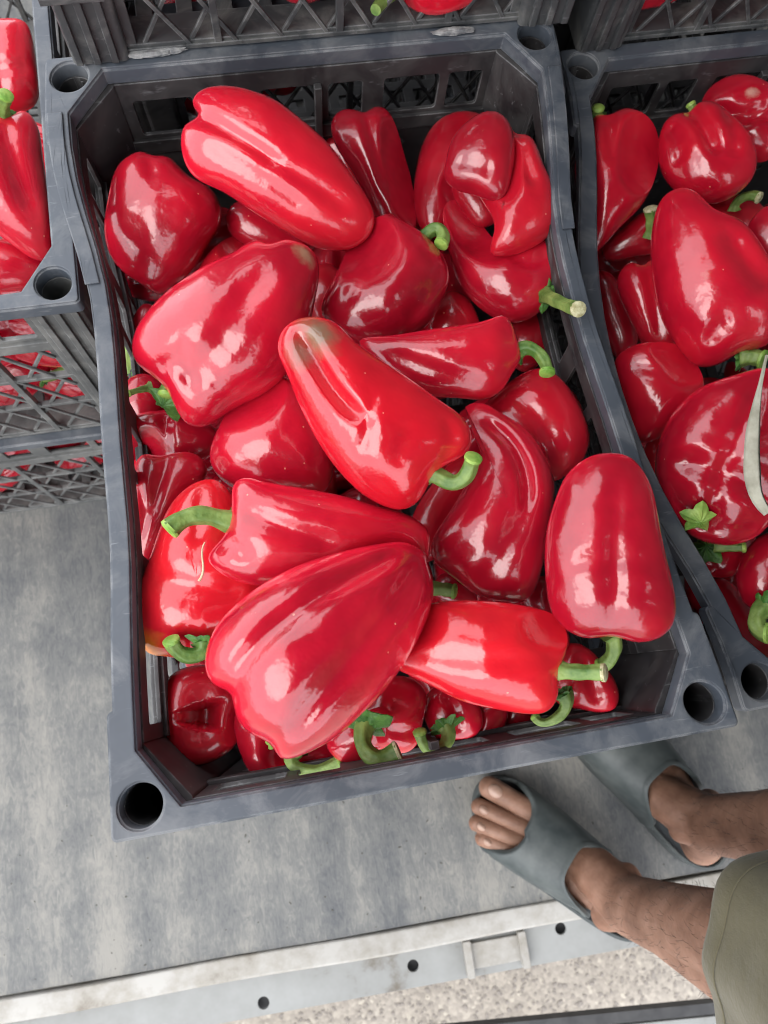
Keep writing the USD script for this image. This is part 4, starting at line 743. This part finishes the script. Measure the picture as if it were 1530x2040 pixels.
def shelf(x0, x1, y, zs, label, group):
    for r_, z in enumerate(zs):
        n = 4 + (r_ % 2)
        for k in range(n):
            filler(int(rng.integers(0, 3)), (x0 + (x1 - x0) * (k + .5) / n + rng.uniform(-.012, .012), y + rng.uniform(-.008, .014), z + rng.uniform(-.01, .01)), (rng.uniform(-25, 25), rng.uniform(-15, 15), rng.uniform(-28, 28) + 180 * rng.integers(0, 2)), label, group)
def fill(n, bxs, label, group, turn=(0, 360)):
    x0, x1, y0, y1, z0, z1 = bxs; pts = []
    for k in range(n):
        best = None
        for _ in range(30):
            c = np.array([rng.uniform(x0, x1), rng.uniform(y0, y1), rng.uniform(z0, z1)])
            d = min([np.linalg.norm((c - q) * [1, 1, 1.3]) for q in pts] + [1.0])
            if best is None or d > best[0]: best = (d, c)
        pts.append(best[1]); filler(int(rng.integers(0, 3)), best[1], (rng.uniform(-25, 25), rng.uniform(-25, 25), rng.uniform(*turn)), label, group)
fill(26, (-.125, .12, -.20, .20, RIM - .175, RIM - .125), 'red pepper buried under the others in the front crate', 'buried peppers of the front crate')
fill(11, (.31, .50, -.18, .20, RIM - .235, RIM - .165), 'red pepper buried under the others in the right-hand crate', 'buried peppers of the right-hand crate')
shelf(-.56, -.22, .168, (RIM - .27, RIM - .205, RIM - .14), 'red pepper behind the mesh end of the left-hand upper crate', 'peppers behind the upper left mesh')
fill(5, (-.50, -.27, .30, .55, RIM - .20, RIM - .13), 'red pepper low in the far part of the left-hand upper crate', 'deep peppers of the left-hand crate')
shelf(-.56, -.22, .168, (FLOOR + .045, FLOOR + .115, FLOOR + .185), 'red pepper behind the mesh end of the left-hand lower crate', 'peppers behind the lower left mesh')
shelf(-.14, .17, .322, (RIM + .036, RIM + .105, RIM + .175), 'red pepper behind the mesh of the topmost middle crate', 'peppers behind the top middle mesh')
shelf(.26, .57, .333, (RIM - .004, RIM + .066, RIM + .136), 'red pepper behind the mesh of the topmost right crate', 'peppers behind the top right mesh')
fill(7, (-.10, .12, .365, .44, RIM - .14, RIM - .06), 'red pepper seen through the slots behind the front crate', 'peppers behind the slots')

# small dry bits
st = spline(at_z([(408, 1080), (403, 1110), (405, 1130), (396, 1158)], RIM + .012), 12)
top('dry_string', tube(st, np.linspace(.0004, .0009, 12), 6), 'straw', 'short pale dry fibre lying on the squat pepper by the left wall', 'fibre', smooth=True)
ln = spline(at_z([(1527, 708), (1512, 780), (1500, 860), (1498, 930), (1506, 985), (1530, 1022)], RIM + .020), 24)
wd = np.interp(np.linspace(0, 1, 24), [0, .2, .5, .75, 1], [.0010, .0016, .0048, .0056, .003])
dv = np.gradient(ln, axis=0); dv /= np.linalg.norm(dv, axis=1, keepdims=True); sd = np.cross(dv, unit(CAM - ln.mean(0)))
LV, LF = [], []
for k in range(24):
    for j, (a, z) in enumerate(((-1, 0), (-.5, .0012), (0, .0006), (.5, .0014), (1, 0), (.5, -.0004), (0, -.001), (-.5, -.0006))): LV.append(ln[k] + sd[k] * wd[k] * a + np.array([0, 0, z]))
for k in range(23):
    for j in range(8): a, b = k * 8 + j, k * 8 + (j + 1) % 8; LF += [(a, b, b + 8), (a, b + 8, a + 8)]
top('dry_leaf', (np.array(LV), np.array(LF)), 'dry_leaf', 'long narrow grey-white dried leaf on the big round pepper', 'dry leaf', smooth=True)

# ---------------------------------------------------------------- the person at the edge of the bed
MAT['skin'] = M_('skin', {'tc': ('texture_coordinate', {}), 'n': ('noise_texture', {'scale': 22.0, 'detail': 6.0, 'roughness': 0.65}), 'r': ('rgb_ramp', {'ramp': [(0.32, (0.115, 0.056, 0.035)), (0.52, (0.195, 0.102, 0.066)), (0.70, (0.27, 0.152, 0.105))]}),
    'nb': ('noise_texture', {'scale': 150.0, 'detail': 5.0, 'roughness': 0.7}), 'b': ('bump', {'strength': 0.5, 'distance': 0.0012}), 'p': ('principled_bsdf', {'roughness': 0.55, 'subsurface_weight': 0.1, 'subsurface_radius': (1.0, 0.35, 0.2), 'subsurface_scale': 0.006, 'specular_ior_level': 0.35})},
    [('tc.object', 'n.vector'), ('n.fac', 'r.fac'), ('r.color', 'p.base_color'), ('tc.object', 'nb.vector'), ('nb.fac', 'b.height'), ('b.normal', 'p.normal')])
MAT['khaki'] = M_('khaki_cloth', {'tc': ('texture_coordinate', {}), 'n': ('noise_texture', {'scale': 9.0, 'detail': 5.0}), 'r': ('rgb_ramp', {'ramp': [(0.3, (0.068, 0.060, 0.034)), (0.7, (0.112, 0.099, 0.056))]}),
    'w': ('noise_texture', {'scale': 38.0, 'detail': 9.0, 'roughness': 0.72}), 'b': ('bump', {'strength': 0.55, 'distance': 0.004}), 'p': ('principled_bsdf', {'roughness': 0.85, 'sheen_weight': 0.2, 'specular_ior_level': 0.2})},
    [('tc.object', 'n.vector'), ('n.fac', 'r.fac'), ('r.color', 'p.base_color'), ('tc.object', 'w.vector'), ('w.fac', 'b.height'), ('b.normal', 'p.normal')])
MAT['shirt'] = simple_noise_mat('dark_shirt', (0.03, 0.035, 0.045), (0.045, 0.05, 0.06), 20, 0.9)
MAT['hair'] = simple_noise_mat('dark_hair', (0.008, 0.007, 0.006), (0.02, 0.017, 0.014), 80, 0.6)
MAT['nail'] = simple_noise_mat('toe_nail', (0.27, 0.165, 0.12), (0.33, 0.21, 0.155), 80, 0.4)
MAT['sandal'] = simple_noise_mat('grey_green_rubber', (0.028, 0.037, 0.038), (0.085, 0.096, 0.092), 26, 0.55, lo=.3, hi=.7, bump=0.3, bscale=180, bdist=0.0008, detail=7.0)
MAT['sole'] = simple_noise_mat('dark_footbed', (0.030, 0.038, 0.042), (0.060, 0.070, 0.074), 30, 0.7, bump=0.4, bscale=400)
def hull(a, ra, b, rb, n=14):
    def ball(c, r): return manifold3d.Manifold.sphere(r, 48).translate(tuple(map(float, c)))
    return manifold3d.Manifold.batch_hull([ball(a, ra), ball(b, rb)])
def blend(bones, edge_, smooth_n, lam=.5):
    m = manifold3d.Manifold.batch_boolean([hull(*b) for b in bones], manifold3d.OpType.Add).refine_to_length(edge_).to_mesh()
    t = trimesh.Trimesh(m.vert_properties[:, :3], m.tri_verts, process=True); trimesh.smoothing.filter_taubin(t, lamb=lam, nu=lam + .03, iterations=smooth_n); return t
MT = FLOOR + 0.0005
class Foot: pass
def foot_frame(toe_px, heel_px, side):
    f = Foot(); a = at_z([toe_px], MT + .02)[0]; b = at_z([heel_px], MT + .02)[0]
    f.d = unit((b - a) * [1, 1, 0]); f.s = np.cross(W3, f.d) ; f.o = np.array([a[0], a[1], MT]); f.side = side
    f.w = lambda x, y, z: f.o + f.d * x + f.s * (y * side) + W3 * z      # x from toe to heel, y towards the big toe's side
    return f
LFt = foot_frame((922, 1622), (1262, 1868), 1); RFt = foot_frame((1150, 1382), (1402, 1689), -1)
LFt.o = LFt.o + LFt.s * 0.028
per = new('person', 'person in khaki shorts and grey-green slide sandals standing on the rubber mat', 'person', (0.29, -0.43, MT))
bones = []
def leg(f, knee, hip, toes_px=None):
    w = f.w
    tips = [w(.018, .022, .034), w(.020, .004, .033), w(.026, -.012, .032), (w(.036, -.026, .031)), w(.048, -.037, .030)]
    if toes_px is not None: tips = [at_z([p], MT + .034)[0] for p in toes_px]
    mtp = [w(.088, .026, .042), w(.085, .008, .045), w(.090, -.008, .043), w(.096, -.022, .040), w(.104, -.034, .036)]
    rt = [.0142, .0106, .0102, .0100, .0098]; rm = [.0175, .0138, .0132, .0130, .013]
    for i in range(5):
        mid = tips[i] * .52 + mtp[i] * .48 + [0, 0, .006]
        bones.append((tips[i], rt[i], mid, rt[i] * .97)); bones.append((mid, rt[i] * .97, mtp[i], rm[i]))
        bones.append((mtp[i], rm[i], w(.150, .010 - i * .006, .060 - i * .004), .024))
    an = w(.195, .0, .115)
    bones.extend([(w(.150, .012, .062), .027, an, .033), (w(.150, -.016, .048), .023, w(.232, .006, .048), .025), (w(.232, .006, .048), .025, w(.198, .004, .11), .029), (mtp[0], .016, mtp[4], .011),
        (w(.185, .022, .095), .019, w(.195, .0, .13), .026), (w(.190, -.024, .085), .018, w(.195, -.0, .12), .026)])
    kn = np.asarray(knee); P_ = lambda t: an + (kn - an) * t
    back = f.d * 0.016
    bones.extend([(an, .033, P_(.3), .036), (P_(.3), .036, P_(.68) + back, .050), (P_(.68) + back, .050, P_(.93), .047), (P_(.93), .047, kn, .050), (P_(.25) , .034, P_(.85) - f.d * .012, .040), (kn, .052, np.asarray(hip), .078)])
    return kn
LK, RK = np.array([.262, -.468, FLOOR + .47]), np.array([.378, -.392, FLOOR + .48])
fac = unit(-(LFt.d + RFt.d)); lft = np.cross(W3, fac)
pel = np.array([.385, -.53, FLOOR + .87]); sho = np.array([.20, -.50, FLOOR + 1.31])
LH, RH = pel + lft * .085, pel - lft * .085
leg(LFt, LK, LH, [(976, 1569), (955, 1607), (950, 1640), (962, 1670), (985, 1686)]); leg(RFt, RK, RH)
bones.extend([(LH, .095, RH, .095), (pel, .115, pel * .5 + sho * .5, .105), (pel * .5 + sho * .5 + lft * .04, .105, sho + lft * .08 - W3 * .05, .10), (pel * .5 + sho * .5 - lft * .04, .105, sho - lft * .08 - W3 * .05, .10), (sho + lft * .16, .055, sho - lft * .16, .055)])
hd = sho + fac * .15 + W3 * .20
bones.extend([(sho, .055, sho + fac * .10 + W3 * .11, .052), (hd - W3 * .035, .070, hd + W3 * .035 - fac * .01, .082), (hd - W3 * .07 + fac * .03, .040, hd, .07), (hd + fac * .082 - W3 * .01, .010, hd + fac * .096 - W3 * .03, .013)])
for sg in (1, -1): bones.append((hd + lft * sg * .076 - W3 * .02, .012, hd + lft * sg * .080 + W3 * .015, .015))
RT, UP, BK = RC[0], -RC[1], -RC[2]
PH = CAM - UP * .058 + BK * .010
for sg, el, hn in ((1, np.array([.02, -.66, 1.76]), PH - RT * .030 - UP * .065 + BK * .032), (-1, np.array([.36, -.30, 1.80]), PH + RT * .052 - UP * .045 + BK * .034)):
    sh = sho + lft * .165 * sg; u = unit(hn - el)
    bones.extend([(sh, .052, el, .040), (el, .041, el * .55 + hn * .45, .038), (el * .55 + hn * .45, .038, hn - u * .07, .026), (hn - u * .07, .026, hn - u * .0, .030)])
    ac = unit(np.cross(u, W3)) 
    for k in range(4):
        b0 = hn + ac * (k - 1.5) * .018; l = (.036, .042, .039, .030)[k]
        b1 = b0 + u * l - W3 * .004; b2 = b1 + u * l * .55 - W3 * .0 + W3 * .012
        bones.extend([(hn - u * .03 + ac * (k - 1.5) * .012, .014, b0, .0105), (b0, .0105, b1, .0092), (b1, .0092, b2, .0082)])
    t0 = hn - u * .05 + ac * sg * .020; bones.extend([(t0, .014, t0 + ac * sg * .028 + u * .02, .0115), (t0 + ac * sg * .028 + u * .02, .0115, t0 + ac * sg * .034 + u * .052, .0095)])
bm = blend(bones, .0058, 34)
part(per, 'body', bm, 'skin', smooth=True)
# toe nails on the visible foot
for k_, (r_, ln_) in enumerate(((.0078, .0095), (.0052, .0062), (.0048, .0058), (.0045, .0055))):
    tip = at_z([[(976, 1569), (955, 1607), (950, 1640), (962, 1670)][k_]], MT + .034)[0]; rt_ = (.0142, .0106, .0102, .0100)[k_]
    m = trimesh.creation.icosphere(2, 1.0); m.apply_scale((ln_, r_, .0022)); v = np.array(m.vertices); v[:, 2] -= (v[:, 1] / r_) ** 2 * .0022
    c_ = tip + LFt.d * .0045 + W3 * (rt_ + .0016); m.vertices = c_ + v[:, :1] * unit(LFt.d + W3 * .25) + v[:, 1:2] * LFt.s + v[:, 2:] * unit(W3 - LFt.d * .25)
    part(per, 'toe_nail', m, 'nail', smooth=True)
MAT['leg_hair'] = simple_noise_mat('leg_hair', (0.012, 0.009, 0.007), (0.02, 0.015, 0.012), 50, 0.6)
hr = np.random.default_rng(11); bt = trimesh.Trimesh(bm.vertices, bm.faces, process=False); bt.fix_normals()
pts_, fi = trimesh.sample.sample_surface(bt, 26000, seed=5); nrm = bt.face_normals[fi]; keep = (pts_[:, 2] > MT + .12) & (pts_[:, 2] < FLOOR + .45); HV, HF = [], []
for p_, n_ in list(zip(pts_[keep], nrm[keep]))[:1300]:
    d_ = unit(-W3 * .9 + n_ * .35 + hr.normal(size=3) * .35); l_ = hr.uniform(.006, .013); s_ = unit(np.cross(d_, n_)) * .00011; m_ = p_ + d_ * l_ * .5 + n_ * .0012; e_ = p_ + d_ * l_
    o_ = len(HV); HV += [p_ - s_, p_ + s_, p_ + n_ * .00025, m_ - s_, m_ + s_, m_ + n_ * .0002, e_]
    HF += [(o_ + a, o_ + b, o_ + b + 3) for a, b in ((0, 1), (1, 2), (2, 0))] + [(o_ + a, o_ + b + 3, o_ + a + 3) for a, b in ((0, 1), (1, 2), (2, 0))] + [(o_ + a + 3, o_ + b + 3, o_ + 6) for a, b in ((0, 1), (1, 2), (2, 0))]
part(per, 'leg_hair', (np.array(HV), np.array(HF)), 'leg_hair', kind='stuff')
# shorts, shirt and hair
def shell(bs, e, k, cut=None):
    m = manifold3d.Manifold.batch_boolean([hull(*b) for b in bs], manifold3d.OpType.Add)
    if cut is not None: m = m.split_by_plane(cut[0], cut[1])[0]
    m = m.refine_to_length(e).to_mesh(); t = trimesh.Trimesh(m.vert_properties[:, :3], m.tri_verts, process=True); trimesh.smoothing.filter_taubin(t, iterations=k); return t
def hem_leg(kn, hp, seed):
    """one trouser leg as an open tube with a turned hem"""
    ax = unit(hp - kn); c0 = kn - ax * .034; e1 = unit(np.cross(ax, fac)); e2 = np.cross(ax, e1); V, F = [], []; nb = 64
    rows = [(-.0, -.006), (-.002, .0), (.003, .0018), (.016, .0018), (.018, .0), (.05, .001), (.11, .003), (.18, .006), (.28, .012), (.40, .022)]
    for s_, dr in rows:
        for j in range(nb):
            a = j / nb * 2 * np.pi
            R = .078 + .036 * min(s_, .4) / .4 + dr + .0045 * math.sin(3 * a + seed) + .003 * math.sin(7 * a + seed * 2 + s_ * 14) + .004 * math.sin(s_ * 22 + 2 * a)
            V.append(c0 + ax * s_ + (e1 * math.cos(a) + e2 * math.sin(a)) * R)
    inner = [v - (v - (c0 + ax * ((v - c0) @ ax))) * .035 for v in V]
    k = len(rows)
    for i in range(k - 1):
        for j in range(nb): a, b = i * nb + j, i * nb + (j + 1) % nb; F += [(a, b, b + nb), (a, b + nb, a + nb)]
    o = len(V); V += inner
    F += [tuple(x + o for x in f[::-1]) for f in F]
    for j in range(nb): a, b = j, (j + 1) % nb; F += [(a, a + o, b + o), (a, b + o, b)]
    return trimesh.Trimesh(np.array(V), F, process=False)
seat = shell([(LH, .118, RH, .118), (LH * .8 + LK * .2, .112, LH, .118), (RH * .8 + RK * .2, .112, RH, .118), (pel, .13, pel + W3 * .12, .122)], .02, 6)
part(per, 'shorts', cat_([hem_leg(LK, LH, .4), hem_leg(RK, RH, 2.1), seat]), 'khaki', smooth=50)
for kn_, hp_, sd_ in ((LK, LH, .4), (RK, RH, 2.1)):
    ax = unit(hp_ - kn_); e1 = unit(np.cross(ax, fac)); e2 = np.cross(ax, e1); aa = np.linspace(0, 2 * np.pi, 90)
    rr_ = [.078 + .036 * .0165 / .4 + .0018 + .0045 * math.sin(3 * a + sd_) + .003 * math.sin(7 * a + sd_ * 2 + .0165 * 14) + .004 * math.sin(.0165 * 22 + 2 * a) for a in aa]
    part(per, 'hem_stitching', tube([kn_ - ax * .034 + ax * .0165 + (e1 * math.cos(a) + e2 * math.sin(a)) * r for a, r in zip(aa, rr_)], np.full(90, .0007), 6, caps=False), 'khaki')
part(per, 'shirt', shell([(pel + W3 * .05, .135, pel * .5 + sho * .5, .125), (pel * .5 + sho * .5 + lft * .04, .122, sho + lft * .08 - W3 * .05, .115), (pel * .5 + sho * .5 - lft * .04, .122, sho - lft * .08 - W3 * .05, .115), (sho + lft * .15, .066, sho - lft * .15, .066),
    (sho + lft * .165, .064, (sho + lft * .165) * .55 + np.array([.02, -.66, 1.76]) * .45, .060), (sho - lft * .165, .064, (sho - lft * .165) * .55 + np.array([.36, -.30, 1.80]) * .45, .060)], .02, 6), 'shirt', smooth=True)
part(per, 'hair', shell([(hd + W3 * .045 - fac * .02, .088, hd + W3 * .02 - fac * .035, .085)], .015, 2), 'hair', smooth=True)
for sg in (1, -1):
    e_ = trimesh.creation.icosphere(2, .012); e_.apply_translation(hd + fac * .072 + lft * sg * .032 + W3 * .008); part(per, 'eye', e_, 'cut', smooth=True)
m_ = trimesh.creation.icosphere(2, 1.0); m_.apply_scale((.02, .02, .005)); m_.apply_translation(hd + fac * .062 - W3 * .06); part(per, 'mouth', m_, 'skin', smooth=True)
ps = sbox(-.0375, -.080, .0375, .080).buffer(-.008).buffer(.008); pm_ = ext(ps, .008); pv = np.array(pm_.vertices); pm_.vertices = PH + pv[:, :1] * RT + pv[:, 1:2] * UP + pv[:, 2:] * BK
phn = new('smartphone', 'dark slim phone held level above the front crate by the standing person', 'phone', tuple(PH))
part(phn, 'case', pm_, 'black')
# sandals: footbed with raised rim and a broad one-piece band
def sandal(f, Lh=.275):
    cs = closed([(0.004, -.006), (.000, .018), (.018, .040), (.060, .050), (.110, .047), (.165, .040), (.220, .037), (.258, .026), (.275, .0), (.258, -.032), (.220, -.044), (.165, -.046), (.110, -.048), (.065, -.049), (.030, -.036)], 72)
    pl = Polygon(cs)
    def up(m):
        m = m.copy(); p = np.array(m.vertices); m.vertices = f.w(p[:, :1], p[:, 1:2], p[:, 2:]) if False else f.o + p[:, :1] * f.d + p[:, 1:2] * f.side * f.s + p[:, 2:] * W3
        if f.side * np.dot(np.cross(f.d, f.s), W3) < 0: m.invert()
        return m
    s1 = ext(pl, .018); r_ = ext(pl.difference(pl.buffer(-.0045)), .010); r_.apply_translation((0, 0, .0182)); r2 = ext(pl.buffer(-.001).difference(pl.buffer(-.0035)), .0012); r2.apply_translation((0, 0, .0283))
    nt, nx = 44, 22; V, F = [], []
    hx = lambda x: np.interp(x, [.03, .06, .09, .125, .18], [.050, .056, .066, .084, .095])
    wx = lambda x: np.interp(x, [.03, .06, .11, .165, .20], [.046, .0505, .0485, .0425, .0395])
    for lay in (0, 1):
        for i in range(nt + 1):
            th = math.pi * i / nt; c = math.cos(th); cc = abs(c)
            xf = .064 - .030 * cc ** 3.0 + (.004 if c < 0 else 0); xb = .122 + .060 * cc ** 3.2 + (.012 * cc ** 2 if c < 0 else 0)
            for j in range(nx + 1):
                t = j / nx; x = xf + (xb - xf) * t; ro = 0.0045 * (1 - abs(2 * t - 1) ** 6); k = -0.0050 if lay else 0.0 
                ex = (0.0016 * math.exp(-((t - .04) / .03) ** 2) + 0.0016 * math.exp(-((t - .96) / .03) ** 2)) * (0 if lay else 1)
                w_ = wx(x) + k + ex; h_ = hx(x) + k + ex
                V.append((x, w_ * (abs(c) ** .82) * (1 if c >= 0 else -1), .012 + h_ * math.sin(th) ** .62))
    n1 = (nt + 1) * (nx + 1)
    for i in range(nt):
        for j in range(nx):
            a = i * (nx + 1) + j; b = a + nx + 1; F += [(a, b, b + 1), (a, b + 1, a + 1)]; F += [(n1 + a, n1 + b + 1, n1 + b), (n1 + a, n1 + a + 1, n1 + b + 1)]
    for i in range(nt):
        for j in (0, nx):
            a = i * (nx + 1) + j; b = a + nx + 1; q = [(a, n1 + a, n1 + b), (a, n1 + b, b)]; F += q if j == 0 else [x[::-1] for x in q]
    st = part(per, 'sandal', up(cat_([s1, r_, r2])), 'sandal', smooth=40)
    ib = ext(pl.buffer(-.0050), .003); ib.apply_translation((0, 0, .0184)); part(st, 'footbed', up(ib), 'sole')
    part(st, 'strap', up(trimesh.Trimesh(np.array(V), F, process=False)), 'sandal', smooth=50)
sandal(LFt); sandal(RFt)
